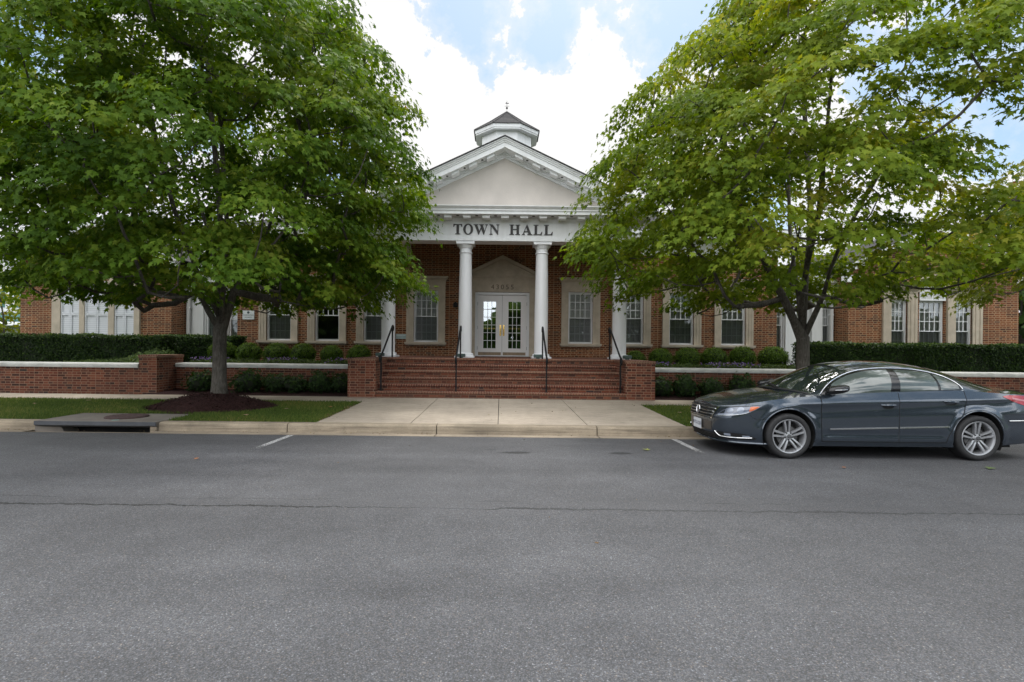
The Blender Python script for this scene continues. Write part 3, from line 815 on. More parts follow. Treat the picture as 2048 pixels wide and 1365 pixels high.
LL0, LL1 = -12.0, XL-.001
link_section(LL0, LL1, [-11.5, -10.62], [(-11.3+.05, -10.86), (-10.38, -9.68)], 'left')

# wings with gables
def wing(x0, x1, ZE, apex, side):
    xc = (x0+x1)/2
    m = MB(); R = .05
    cw = 1.04 if side > 0 else 1.05
    if side > 0:
        hs = [(14.14+.02, 14.76, 1.2, 3.46), (15.20, 16.10, 1.2, 3.46), (16.50, 17.12, 1.2, 3.46)]
    else:
        hs = []
    holed(m, x0, x1, .3, ZE, YG, hs)
    m.add([(x0, YG, ZE), (x1, YG, ZE), (xc, YG, apex)], [(0, 1, 2)])
    m.quad((x0, 31, .3), (x0, YG, .3), (x0, YG, ZE), (x0, 31, ZE)); m.quad((x1, YG, .3), (x1, 31, .3), (x1, 31, ZE), (x1, YG, ZE))
    m.quad((x1, 31, .3), (x0, 31, .3), (x0, 31, ZE), (x1, 31, ZE)); m.add([(x1, 31, ZE), (x0, 31, ZE), (xc, 31, apex)], [(0, 1, 2)])
    wl = m.build('wing_wall', M['brick'], hall)
    sl = (apex-ZE)/(xc-x0)
    fas = MB()
    for sg in (-1, 1):
        e = (x1-xc)+.28
        def P(d, off): return (xc+sg*d, apex-sl*d+off)
        fas.prism([P(0, .0), P(0, .22), P(e, .22), P(e, .0)][::sg], YG-.28, YG-.02)
        fas.prism([P(0, .222), P(0, .30), P(e+.05, .30), P(e+.05, .222)][::sg], YG-.36, YG-.02)
        fas.box(*( (xc+sg*e-.5, xc+sg*e) if sg > 0 else (xc+sg*e, xc+sg*e+.5)), YG-.30, YG-.02, ZE-.42, ZE-.19)
    fas.build('wing_fascia', M['white'], hall)
    rf = MB()
    for sg in (-1, 1):
        e = (x1-xc)+.34
        q = [(xc, YG-.38, apex+.305), (xc+sg*e, YG-.38, apex-sl*e+.305), (xc+sg*e, 31.3, apex-sl*e+.305), (xc, 31.3, apex+.305)]
        rf.add(q + [(x, y, z+.03) for x, y, z in q], [(0, 1, 2, 3), (7, 6, 5, 4), (0, 4, 5, 1), (1, 5, 6, 2)])
    rf.build('wing_roof', M['shingle'], hall)
    return xc
wcx = wing(12.62, 18.82, 4.46, 5.92, 1)
wing(-17.5, -12.0, 4.46, 5.8, -1)

# three part arched window in the right wing
xa = 15.65; og = (xa, YG, 1.2)
s = MB()
def jamb_unit(m, x0, x1, z0, z1):
    for (o, wi, p) in ((0, .09, .05), (.09, .14, .07), (.23, .09, .09)):
        m.box(x0-o-wi, x0-o, YG-p, YG+.03, z0, z1+o+wi); m.box(x1+o, x1+o+wi, YG-p, YG+.03, z0, z1+o+wi); m.box(x0-o, x1+o, YG-p, YG+.03, z1+o, z1+o+wi)
    zt = z1+.325
    m.box(x0-.34, x1+.34, YG-.13, YG+.03, zt, zt+.06); m.box(x0-.38, x1+.38, YG-.19, YG+.03, zt+.06, zt+.11); m.box(x0-.41, x1+.41, YG-.24, YG+.03, zt+.11, zt+.15)
jamb_unit(s, 14.16, 14.76, 1.2, 3.45); jamb_unit(s, 16.50, 17.12, 1.2, 3.45)
arc = []
for i in range(25):
    a = PI*i/24; arc.append((math.cos(a), math.sin(a)))
ro, ri = .66, .47; zc = 3.72
for (cx_, sz_), (cx2, sz2) in zip(arc[:-1], arc[1:]):
    s.prism([(xa+ri*cx_, zc+ri*sz_), (xa+ro*cx_, zc+ro*sz_), (xa+ro*cx2, zc+ro*sz2), (xa+ri*cx2, zc+ri*sz2)], YG-.08, YG+.02)
pal = s.build('stone_surround', M['stone'], hall, og)
fan = MB(); n = 24
fan.add([(xa+ri*c_, YG-.012, zc+ri*s_) for c_, s_ in arc] + [(xa-ri, YG-.012, 3.46), (xa+ri, YG-.012, 3.46)], [tuple(range(27))])
fan.build('fanlight', plain('fanlight_blind', (.50, .50, .48), .6, .1, 3), pal, og)
fb = MB()
for (c1, s1), (c2, s2) in zip(arc[:-1], arc[1:]):
    fb.prism([(xa+.42*c1, zc+.42*s1), (xa+.472*c1, zc+.472*s1), (xa+.472*c2, zc+.472*s2), (xa+.42*c2, zc+.42*s2)], YG-.05, YG-.014)
    fb.prism([(xa+.20*c1, zc+.20*s1), (xa+.225*c1, zc+.225*s1), (xa+.225*c2, zc+.225*s2), (xa+.20*c2, zc+.20*s2)], YG-.036, YG-.014)
for a in (PI*.25, PI*.5, PI*.75):
    c1, s1 = math.cos(a), math.sin(a); px, pz = -s1*.011, c1*.011
    fb.prism([(xa+.226*c1-px, zc+.226*s1-pz), (xa+.42*c1-px, zc+.42*s1-pz), (xa+.42*c1+px, zc+.42*s1+pz), (xa+.226*c1+px, zc+.226*s1+pz)][::-1], YG-.034, YG-.014)
for xx in (-.235, 0, .235): fb.box(xa+xx-.011, xa+xx+.011, YG-.03, YG-.014, 3.46, zc+(.2 if xx == 0 else .0)-.003)
fb.box(xa-.42, xa+.42, YG-.034, YG-.030, zc-.012, zc+.012); fb.box(xa-.47, xa+.47, YG-.06, YG-.014, 3.42, 3.47)
fb.box(xa-.472, xa-.42, YG-.05, YG-.014, 3.472, zc); fb.box(xa+.42, xa+.472, YG-.05, YG-.014, 3.472, zc)
fb.build('glazing_bars', M['vinyl'], pal, og)
MB().box(xa-.86, xa-.475, YG+.03, YG+.10, 1.2, 3.44).box(xa+.475, xa+.86, YG+.03, YG+.10, 1.2, 3.44).build('mullion_panel', M['vinyl'], pal, og)
sash_window(14.46, YG, .60, 1.2, 3.45, hall, 3, 3, surround=False)
sash_window(xa, YG, .90, 1.2, 3.44, hall, 4, 3, surround=False)
sash_window(16.81, YG, .62, 1.2, 3.45, hall, 3, 3, surround=False)

# shuttered three part window in the left wing
xs_ = -14.65; s = MB(); og = (xs_, YG, 1.1)
for a, b in ((-16.3, -15.99), (-15.30, -15.12), (-14.25, -14.04), (-13.32, -13.12)):
    s.box(a, b, YG-.08, YG+.02, 1.1, 3.62)
s.box(-16.36, -15.06, YG-.14, YG+.02, 3.62, 3.80); s.box(-14.30, -13.06, YG-.14, YG+.02, 3.62, 3.80)
for (c1, s1), (c2, s2) in zip(arc[:-1], arc[1:]):
    s.prism([(xs_+.45*c1-.04, 3.8+.45*s1), (xs_+.64*c1-.04, 3.8+.64*s1), (xs_+.64*c2-.04, 3.8+.64*s2), (xs_+.45*c2-.04, 3.8+.45*s2)], YG-.08, YG+.02)
ws = s.build('stone_surround', M['stone'], hall, og)
for a, b, zt in ((-15.985, -15.305, 3.615), (-15.115, -14.255, 3.8), (-14.035, -13.325, 3.615)):
    h = MB(); mid = (a+b)/2
    for p0, p1 in ((a, mid-.004), (mid+.004, b)):
        rect_frame(h, p0, p1, 1.1, 2.60, .055, YG-.05, YG-.012); rect_frame(h, p0, p1, 2.602, zt, .055, YG-.05, YG-.012)
        h.quad((p0+.05, YG-.02, 1.15), (p1-.05, YG-.02, 1.15), (p1-.05, YG-.02, zt-.05), (p0+.05, YG-.02, zt-.05))
    h.build('shutter', M['shutter'], ws, og)

# downpipes
for x, y in ((-11.84, YL-.12), (12.50, YL-.12)):
    d = MB(); d.box(x-.05, x+.05, y-.05, y+.05, .95, 4.3)
    for z in (1.4, 2.9, 4.0): d.box(x-.07, x+.07, y-.055, y+.10, z, z+.04)
    d.build('downpipe', M['white'], hall, bevel=.01)

# portico columns
col = MB(); r0, r1, H = .212, .182, 4.80-PZ
prof = [(.275, 0), (.275, .075)]
prof += [(.262, .078), (.268, .10), (.262, .13), (.225, .14)]
for i in range(13):
    t = i/12; prof.append((r0 - (r0-r1)*max(0, (t-.3)/.7)**1.5, .15+(H-.15-.36)*t))
prof += [(.20, H-.35), (.207, H-.335), (.20, H-.32), (.183, H-.31), (.184, H-.20), (.205, H-.195), (.21, H-.18), (.232, H-.14), (.245, H-.10), (.247, H-.092)]
XC = [CX-3.56, CX-1.175, CX+1.19, CX+3.62]
YC = 16.32
col.lathe(prof, (XC[0], YC, PZ), 40)
c0 = col.build('column', M['column'], hall, (XC[0], YC, PZ), smooth=True, angle=30)
cap = MB().box(XC[0]-.28, XC[0]+.28, YC-.28, YC+.28, PZ+H-.09, PZ+H-.005).build('abacus', M['column'], c0, (XC[0], YC, PZ), bevel=.006)
pl = MB().box(XC[0]-.30, XC[0]+.30, YC-.30, YC+.30, PZ+.001, PZ+.055).build('plinth', M['column'], c0, (XC[0], YC, PZ), bevel=.006)
for x in XC[1:]: copy_tree(c0, hall, Vector((x, YC, PZ)) - ORG[hall.name])

# entablature: front and the two returns, then the cornice round the main wall
EX0, EX1, EY = CX-3.86, CX+3.92, 16.05
ZA0, ZA1, ZF1, ZC1 = 4.80, 4.885, 5.37, 5.74
e = MB()
e.box(EX0, EX1, EY-.03, EY+.55, ZA0, ZA1)
e.box(EX0+.012, EX1-.012, EY, EY+.54, ZA1, ZF1)
for i, (o, z0, z1) in enumerate(((.02, 5.37, 5.395), (.045, 5.395, 5.42), (.07, 5.42, 5.45), (.10, 5.45, 5.49))):
    e.box(EX0-o, EX1+o, EY-o, EY+.5, z0, z1)
for a, b in ((EX0+.001, EX0+.5), (EX1-.5, EX1-.001)):
    e.box(a, b, EY+.551, YW-.001, ZA0+.001, ZF1)
ent = e.build('entablature', M['white'], hall)
cor = MB()
OX = .50
cor.box(EX0-OX, EX1+OX, EY-.50, EY+.45, 5.50, 5.60)
cor.box(EX0-OX-.03, EX1+OX+.03, EY-.53, EY+.45, 5.60, 5.64)
cor.prism_x([(EY-.53, 5.64), (EY-.60, 5.715), (EY-.60, 5.735), (EY+.4, 5.735), (EY+.4, 5.64)][::-1], EX0-OX-.06, EX1+OX+.06)
cor.build('cornice', M['white'], ent)
md = MB(); vh = MB()
nmod = 15
xs = np.linspace(EX0-.1, EX1+.1, nmod)
for i, x in enumerate(xs):
    MB().box(x-.115, x+.115, EY-.40, EY-.101, 5.415, 5.475).box(x-.125, x+.125, EY-.41, EY-.101, 5.475, 5.4985).build('modillion', M['white'], ent)
    if i < nmod-1: vh.lathe([(.045, 0), (.045, .01)], ((x+xs[i+1])/2, EY-.3, 5.489), 12)
vh.build('vent_holes', M['dark'], ent)
# lettering
LET = {
 'T': (77, [[(0,88),(77,88),(77,63),(72,63),(66,80),(50,82),(50,7),(61,4),(61,0),(16,0),(16,4),(27,7),(27,82),(11,80),(5,63),(0,63)]]),
 'W': (127, [[(0,88),(43,88),(43,84),(34,81),(52,31),(64,63),(58,81),(48,84),(48,88),(92,88),(92,84),(82,81),(99,31),(113,80),(103,84),(103,88),(127,88),(127,84),(119,80),(93,-3),(87,-3),(68,48),(49,-3),(43,-3),(10,81),(0,84)]]),
 'N': (88, [[(0,88),(27,88),(70,32),(70,81),(59,84),(59,88),(88,88),(88,84),(77,81),(77,-3),(72,-3),(17,70),(17,7),(28,4),(28,0),(0,0),(0,4),(10,7),(10,80),(0,84)]]),
 'H': (95, [[(0,88),(42,88),(42,84),(32,81),(32,50),(63,50),(63,81),(53,84),(53,88),(95,88),(95,84),(85,81),(85,7),(95,4),(95,0),(53,0),(53,4),(63,7),(63,42),(32,42),(32,7),(42,4),(42,0),(0,0),(0,4),(10,7),(10,81),(0,84)]]),
 'A': (94, [[(43,91),(49,91),(83,8),(94,4),(94,0),(48,0),(48,4),(59,7),(53,24),(24,24),(18,8),(29,4),(29,0),(0,0),(0,4),(10,8)], [(27,32),(50,32),(38,64)]]),
 'L': (78, [[(0,88),(43,88),(43,84),(32,81),(32,6),(58,7),(72,29),(78,29),(74,0),(0,0),(0,4),(10,7),(10,81),(0,84)]]),
 'O': (88, [[(44+44*math.cos(2*PI*i/32), 44+47*math.sin(2*PI*i/32)) for i in range(32)], [(44+22*math.cos(2*PI*i/32), 44+41*math.sin(2*PI*i/32)) for i in range(32)]]),
}
U = .00348
def glyph(ch, x, z, y, mat, parent, og):
    cu = bpy.data.curves.new('glyph', 'CURVE'); cu.dimensions = '2D'; cu.fill_mode = 'BOTH'; cu.extrude = .014
    for sp in LET[ch][1]:
        q = cu.splines.new('POLY'); q.points.add(len(sp)-1)
        for pnt, (a, b) in zip(q.points, sp): pnt.co = (a*U, b*U, 0, 1)
        q.use_cyclic_u = True
    tmp = bpy.data.objects.new('tmp_glyph', cu); C.objects.link(tmp)
    dg = bpy.context.evaluated_depsgraph_get(); dg.update()
    me = bpy.data.meshes.new_from_object(tmp.evaluated_get(dg))
    bpy.data.objects.remove(tmp); bpy.data.curves.remove(cu)
    me.transform(Matrix.Translation(Vector((x, y, z))-Vector(og)) @ Matrix.Rotation(PI/2, 4, 'X'))
    me.name = 'letter'; me.materials.clear(); me.materials.append(mat)
    return link(bpy.data.objects.new('letter', me), parent, og)
TX0 = CX - 435*U - .03
for ch, off in (('T', 0), ('O', 86), ('W', 176), ('N', 317), ('H', 491), ('A', 600), ('L', 703), ('L', 795)):
    glyph(ch, TX0+off*U, 4.995, EY-.016, M['letter'], ent, (CX, EY, 5.1))
# porch ceiling
MB().box(EX0+.5, EX1-.5, EY+.551, YW-.002, 5.46, 5.485).build('porch_ceiling', M['soffit'], hall)

# pediment
SLP = .472; APX = 7.79; YF = EY-.60
ped = MB()
hw = (APX-.45-5.74)/SLP
ped.add([(CX-hw, EY+.02, 5.738), (CX+hw, EY+.02, 5.738), (CX, EY+.02, APX-.45+.02)], [(0, 1, 2)])
pt = ped.build('pediment', M['stucco'], hall)
rk = MB()
for sg in (-1, 1):
    e0 = (APX-5.735)/SLP
    def P(d, off): return (CX+sg*d, APX-SLP*d+off)
    def strip(a, b, ya, yb, ext=0):
        rk.prism([P(0, a), P(0, b), P(e0+ext, b), P(e0+ext, a)][::-sg], ya, yb)
    strip(-.055, -.025, YF, EY+.5); strip(-.105, -.055, YF+.04, EY+.5); strip(-.15, -.105, YF+.07, EY+.5)
    strip(-.30, -.15, YF+.10, EY+.5)
    strip(-.345, -.30, EY-.12, EY+.018, -.1); strip(-.40, -.345, EY-.07, EY+.018, -.2); strip(-.455, -.40, EY-.03, EY+.018, -.3)
rk.build('raking_cornice', M['white'], pt)
md = MB(); vh = MB()
for sg in (-1, 1):
    for i in range(8):
        d = .42 + i*.525
        za = APX-SLP*d-.302
        hwid = .115
        MB().prism([(CX+sg*(d-hwid), za+SLP*hwid-.085), (CX+sg*(d+hwid), za-SLP*hwid-.085), (CX+sg*(d+hwid), za-SLP*hwid), (CX+sg*(d-hwid), za+SLP*hwid)][::sg], EY-.40, EY-.122).build('modillion', M['white'], pt)
        d2 = d+.262; vh.lathe([(.045, 0), (.045, .012)], (CX+sg*d2, EY-.3, APX-SLP*d2-.312), 12)
vh.build('vent_holes', M['dark'], pt)

# main roof, portico roof, and the cornice along the main wall
rf = MB(); ov = .55; ZE = 5.78
YR = 24.2; ZR = ZE+(YR-(YW-ov))*.40
x0, x1 = XL-ov, XR+ov; yb = 31+ov
rx0, rx1 = x0+5.5, x1-5.5
rf.add([(x0, YW-ov, ZE), (x1, YW-ov, ZE), (rx1, YR, ZR), (rx0, YR, ZR), (x0, yb, ZE), (x1, yb, ZE), (rx0, YR+.6, ZR), (rx1, YR+.6, ZR)],
       [(0, 1, 2, 3), (1, 5, 7, 2), (5, 4, 6, 7), (4, 0, 3, 6), (3, 2, 7, 6)])
e0 = (APX-5.735)/SLP+.04
for sg in (-1, 1):
    zz = APX-.022
    q = [(CX, YF-.03, zz), (CX+sg*e0, YF-.03, zz-SLP*e0), (CX+sg*e0, 23.5, zz-SLP*e0), (CX, 23.5, zz)]
    rf.add(q+[(x, y, z+.035) for x, y, z in q], [(0, 1, 2, 3), (7, 6, 5, 4), (0, 4, 5, 1), (1, 5, 6, 2), (0, 3, 7, 4)])
roof = rf.build('roof', M['shingle'], hall)
for a, b in ((x0, EX0-OX-.08), (EX1+OX+.08, x1)):
    e = MB()
    e.box(a+.5, b-(.5 if b == x1 else 0), YW-.10, YW-.002, 4.95, 5.40)
    e.box(a+.42, b-(.42 if b == x1 else 0), YW-.16, YW-.002, 5.40, 5.50)
    e.box(a, b, YW-ov, YW-.002, 5.50, 5.62); e.box(a-.02, b+.02, YW-ov-.05, YW-.002, 5.62, 5.775)
    e.build('eaves_cornice', M['white'], hall)

# cupola
cy = 24.0; cx = CX+.10
def octa(r, z, rot=PI/8): return [(cx+r*math.cos(rot+PI/4*k), cy+r*math.sin(rot+PI/4*k), z) for k in range(8)]
def octa_tube(m, rings, top=True):
    vs = [p for r in rings for p in r]; n = 8
    fs = [(i*n+k, i*n+(k+1) % n, (i+1)*n+(k+1) % n, (i+1)*n+k) for i in range(len(rings)-1) for k in range(n)]
    fs += [tuple(range(n-1, -1, -1)), tuple((len(rings)-1)*n+k for k in range(n))]
    m.add(vs, fs)
cs = 1/math.cos(PI/8)
ZT = 11.03
b = MB(); octa_tube(b, [octa(1.10*cs, 6.5), octa(1.10*cs, ZT)])
cup = b.build('cupola', M['white'], hall, (cx, cy, 7))
b = MB(); octa_tube(b, [octa(1.37*cs, ZT-.03), octa(1.37*cs, ZT+.02), octa(1.40*cs, ZT+.03), octa(1.42*cs, ZT+.17)]); b.build('cupola_cornice', M['white'], cup, (cx, cy, 7))
for k in range(8):
    a = PI/4*k; p = MB()
    P0 = Vector((cx+1.12*math.cos(a), cy+1.12*math.sin(a), 9.6))
    tx = Vector((-math.sin(a), math.cos(a), 0)); nx_ = Vector((math.cos(a), math.sin(a), 0))
    vs = []
    for dz in (-.75, .75):
        for t_ in (-.3, .3):
            for o_ in (-.01, .015): vs.append(P0+tx*t_+nx_*o_+Vector((0, 0, dz)))
    p.add(vs, [(0, 2, 3, 1), (4, 5, 7, 6), (0, 1, 5, 4), (2, 6, 7, 3), (1, 3, 7, 5), (0, 4, 6, 2)])
    p.build('louvre_panel', M['white'], cup, (cx, cy, 7))
b = MB(); vs = octa(1.47*cs, ZT+.172)+octa(1.45*cs, ZT+.20)+octa(.75*cs, ZT+.70)+octa(.04, ZT+1.27)
fs = [(i*8+k, i*8+(k+1) % 8, (i+1)*8+(k+1) % 8, (i+1)*8+k) for i in range(3) for k in range(8)]+[tuple(range(7, -1, -1)), tuple(range(24, 32))]
b.add(vs, fs); b.build('cupola_roof', M['shingle'], cup, (cx, cy, 7))
hr = MB()
o1, o2, o3 = octa(1.452*cs, ZT+.206), octa(.752*cs, ZT+.706), octa(.04, ZT+1.28)
for k in range(8): hr.tube([o1[k], o2[k], o3[k]], .025, 6)
hr.build('hip_ridges', plain('ridge_shingle', (.045, .043, .045), .95, .2, 20), cup, (cx, cy, 7))
v = MB(); z0 = ZT+1.25
v.tube([(cx, cy, z0), (cx, cy, z0+.55)], .008, 6)
v.lathe([(.001, -.05), (.035, -.035), (.05, 0), (.035, .035), (.001, .05)], (cx, cy, z0+.22), 12)
v.box(cx-.11, cx+.11, cy-.005, cy+.005, z0+.30, z0+.31); v.box(cx-.005, cx+.005, cy-.11, cy+.11, z0+.311, z0+.321)
v.prism([(cx-.08, z0+.42), (cx+.07, z0+.42), (cx+.10, z0+.455), (cx+.02, z0+.445), (cx-.03, z0+.49), (cx-.05, z0+.445)], cy-.005, cy+.005)
v.build('weathervane', M['black'], cup, (cx, cy, 7))

# things fixed to the hall
sb = thing('wall_sign', 'small white sign board with dark lettering on the brick corner left of the windows', 'sign', (-9.18, YW-.01, 2.6))
MB().box(-9.40, -8.98, YW-.035, YW-.012, 2.47, 2.79).build('board', plain('sign_white', (.62, .65, .66), .5, .06), sb, bevel=.003)
ink = plain('sign_ink', (.05, .08, .085), .6, .1)
text_mesh('lettering', 'RESERVATION', .062, (-9.19, YW-.037, 2.605), ink, sb, .001)
text_mesh('lettering', 'ALLIANCE', .055, (-9.19, YW-.037, 2.525), ink, sb, .001)
lg = MB(); lg.lathe([(.045, 0), (.045, .003)], (-9.19, YW-.0385, 2.72), 20, 'y'); lg.build('emblem', ink, sb)
pq = thing('wall_plaque', 'small pale grey-green plaque low on the brick beside the leftmost column', 'plaque', (-3.56, YW, 1.9))
MB().box(-3.83, -3.45, YW-.03, YW-.002, 1.82, 2.0).build('plate', plain('plaque_metal', (.32, .40, .40), .45, .15, 8), pq, bevel=.006)
MB().box(-3.81, -3.47, YW-.034, YW-.031, 1.93, 1.98).build('header_strip', plain('plaque_band', (.45, .52, .52), .5, .1), pq)
bl = thing('wall_lamp', 'small black bracket lamp on the brick just left of the inner left column', 'wall lamp', (-1.66, YW, 3.1))
MB().lathe([(.05, 0), (.05, .02)], (-1.66, YW-.022, 3.13), 16, 'y').build('bracket', M['black'], bl)
MB().tube([(-1.66, YW-.02, 3.13), (-1.66, YW-.12, 3.16), (-1.66, YW-.17, 3.12)], .012, 8).build('arm', M['black'], bl)
MB().lathe([(.05, 0), (.085, .02), (.085, .12), (.06, .16), (.015, .2)], (-1.66, YW-.17, 2.98), 16).build('lamp_shade', M['black'], bl, smooth=True)

def floodlight(x, label):
    f = thing('floodlight', label, 'floodlight', (x, 15.72, PZ), 'ground floodlights at the column feet')
    MB().box(x-.13, x+.13, 15.68, 15.83, PZ+.03, PZ+.13).build('housing', M['green'], f, bevel=.03, seg=3)
    MB().box(x-.05, x+.05, 15.70, 15.81, PZ, PZ+.03).build('foot', M['green'], f)
    MB().quad((x-.10, 15.79, PZ+.131), (x-.10, 15.72, PZ+.131), (x+.10, 15.72, PZ+.131), (x+.10, 15.79, PZ+.131)).build('lens', M['dark'], f)
floodlight(XC[0]-.12, 'small green floodlight at the foot of the leftmost column')
floodlight(XC[1]-.07, 'small green floodlight at the foot of the column left of the door')
floodlight(XC[2]-.13, 'small green floodlight at the foot of the column right of the door')
floodlight(XC[3]+.12, 'small green floodlight at the foot of the rightmost column')
# ------------------------------------------------------------------ parked saloon car (local x: nose 0 .. tail 4.8, near side -y)
def paint():
    t = NT('dark_blue_grey_metallic_paint'); p = t.obj()
    fl = t.noise(p, 900, 2)
    c = t.mix(fl, (.032, .042, .057), (.068, .087, .112))
    return t.done(t.pbr(Base_Color=c, Metallic=.65, Roughness=.17, Coat_Weight=1.0, Coat_Roughness=.02, Normal=t.bump(t.noise(p, 3, 3), .015, .02)))
M['paint'] = paint()
M['chrome'] = plain('chrome_trim', (.58, .59, .60), .16, .03, 5, metal=1)
M['alloy'] = plain('silver_alloy', (.50, .51, .53), .3, .06, 8, metal=.75)
M['tyre'] = plain('tyre_rubber', (.014, .014, .015), .75, .3, 25)
M['gloss_black'] = plain('gloss_black_plastic', (.008, .008, .009), .12, .1, 4)
M['black_plastic'] = plain('black_plastic', (.014, .014, .015), .5, .2, 10)
M['cargap'] = plain('panel_gap', (.004, .004, .004), .9, 0, 4)
def carglass(name, c, r):
    t = NT(name)
    n = t.noise(t.obj(), 2.6, 3)
    return t.done(t.pbr(Base_Color=t.ramp(n, [(.35, tuple(x*.6 for x in c)), (.65, c)]), Roughness=r, Specular_IOR_Level=.8, Coat_Weight=.6, Coat_Roughness=.01))
M['sideglass'] = carglass('tinted_side_glass', (.085, .105, .10), .06)
M['windscreen'] = carglass('windscreen_glass', (.02, .028, .027), .02)
M['lens'] = carglass('headlamp_lens', (.30, .34, .42), .05)
M['lampmid'] = carglass('headlamp_reflector', (.15, .17, .22), .05)
M['lampdark'] = carglass('headlamp_dark', (.03, .035, .045), .06)
M['amber'] = plain('amber_lens', (.55, .12, .03), .15, .15, 20, coat=.5)
M['redlens'] = plain('red_tail_lens', (.32, .012, .02), .12, .25, 8, coat=.6)
M['plate'] = plain('licence_plate', (.55, .57, .60), .45, .05, 10)
M['caliper'] = plain('brake_steel', (.10, .10, .10), .45, .3, 15, metal=.6)
M['seat'] = plain('car_seat', (.18, .17, .16), .8, .2, 10)

CARX, CARY = 3.19, 8.43
car = thing('parked_car', 'dark blue grey four door saloon parked at the kerb, nose towards the steps', 'car', (0, 0, 0))

cp = np.array([(0, 0), (.004, .2), (.028, .40), (.078, .54), (.165, .68), (.30, .79), (.5, .865), (.8, .905), (1.2, .92), (2.0, .927), (2.9, .927), (3.5, .925), (4.0, .908), (4.35, .875), (4.58, .81), (4.70, .70), (4.765, .52), (4.795, .26), (4.80, 0)])
def catmull(P, n=24):
    out = []; P = np.vstack([2*P[0]-P[1], P, 2*P[-1]-P[-2]])
    P[0] = (P[1][0]+ (P[2][0]-P[1][0]), -P[2][1]) if True else P[0]
    P[-1] = (P[-3][0], -P[-3][1])
    for i in range(1, len(P)-2):
        for k in range(n):
            t = k/n; a, b, c, d = P[i-1], P[i], P[i+1], P[i+2]
            out.append(.5*((2*b)+(-a+c)*t+(2*a-5*b+4*c-d)*t*t+(-a+3*b-3*c+d)*t**3))
    out.append(P[-2]); return np.array(out)
CC = catmull(cp); CS = np.concatenate([[0], np.cumsum(np.linalg.norm(np.diff(CC, axis=0), axis=1))]); SL = CS[-1]
def cont(s): return np.interp(s, CS, CC[:, 0]), np.interp(s, CS, CC[:, 1])
_half = np.argmax(CC[:, 0])
def s_of_x(x): return float(np.interp(x, CC[:, 0], CS))
nose = interp([.10, .18, .24, .32, .42, .52, .60, .66, .71, .76, .9], [.17, .085, .045, .012, .002, .0, .012, .032, .065, .12, .2])
tail = interp([.10, .22, .32, .45, .55, .62, .70, .80, .90, .96, 1.05], [.20, .10, .05, .01, .0, .02, .055, .065, .06, .04, .07])
secf = interp([.10, .20, .30, .42, .52, .62, .70, .78, .86, .94, 1.02, 1.1], [.93, .962, .985, .992, .990, .994, .9975, .992, .975, .950, .915, .88])
zbf = interp([0, .3, .7, 1.4, 3.3, 4.0, 4.5, 4.8], [.205, .20, .195, .185, .19, .22, .25, .27])
ztf = interp([0, .08, .2, .4, .7, 1.0, 1.4, 2.0, 2.5, 3.45, 3.9, 4.3, 4.6, 4.8], [.715, .722, .745, .785, .835, .872, .905, .945, .968, 1.002, .975, .952, .94, .925])
zcf = interp([0, .08, .2, .4, .7, 1.0, 1.3, 1.6, 3.9, 4.3, 4.6, 4.8], [.72, .745, .785, .835, .895, .94, .975, .985, 1.02, 1.03, 1.015, .965])
def crease_z(x): return .735 + .035*x if x > .9 else .75
def body_xyz(s, z):
    x0, y0 = cont(s)
    wf = max(0, 1-x0/1.0)**1.6; wr = max(0, (x0-3.9)/.9)**1.6
    x = x0 + nose(z)*wf - tail(z)*wr
    y = y0*secf(z)
    d = z-crease_z(x0); fade = min(1, max(0, (x0-.75)/.4))*min(1, max(0, (4.45-x0)/.4))
    if d < 0: y += fade*(.010*math.exp(-(d/.018)**2) - .012*math.exp(-((d+.10)/.075)**2))
    else: y += fade*.010*math.exp(-(d/.05)**2)
    d2 = z-.335; f2 = min(1, max(0, (x0-1.3)/.2))*min(1, max(0, (3.3-x0)/.2))
    y += f2*(.012*math.exp(-((d2+.06)/.05)**2) - .006*math.exp(-((d2-.03)/.04)**2))
    # flared wheel arches
    for xw in (.955, 3.666):
        r = math.hypot(x0-xw, z-.33)
        y += .014*math.exp(-((r-.40)/.045)**2)*(1 if z < .78 else 0)
    return x, y, z
def W3(p): return (CARX+p[0], CARY+p[1], p[2])
def body_pt(s, z, off=0.0, side=-1):
    x, y, z = body_xyz(s, z)
    if off:
        e = .006
        a = np.array(body_xyz(min(s+e, SL), z))-np.array(body_xyz(max(s-e, 0), z)); b = np.array(body_xyz(s, z+e))-np.array(body_xyz(s, z-e))
        n = np.cross(b, a); n = n/ (np.linalg.norm(n)+1e-9)
        if n[1] < 0 and y > .3: n = -n
        if y <= .3 and ((n[0] > 0) == (x < 2)): n = -n
        x, y, z = x+n[0]*off, y+n[1]*off, z+n[2]*off
    return (CARX+x, CARY+side*y, z)
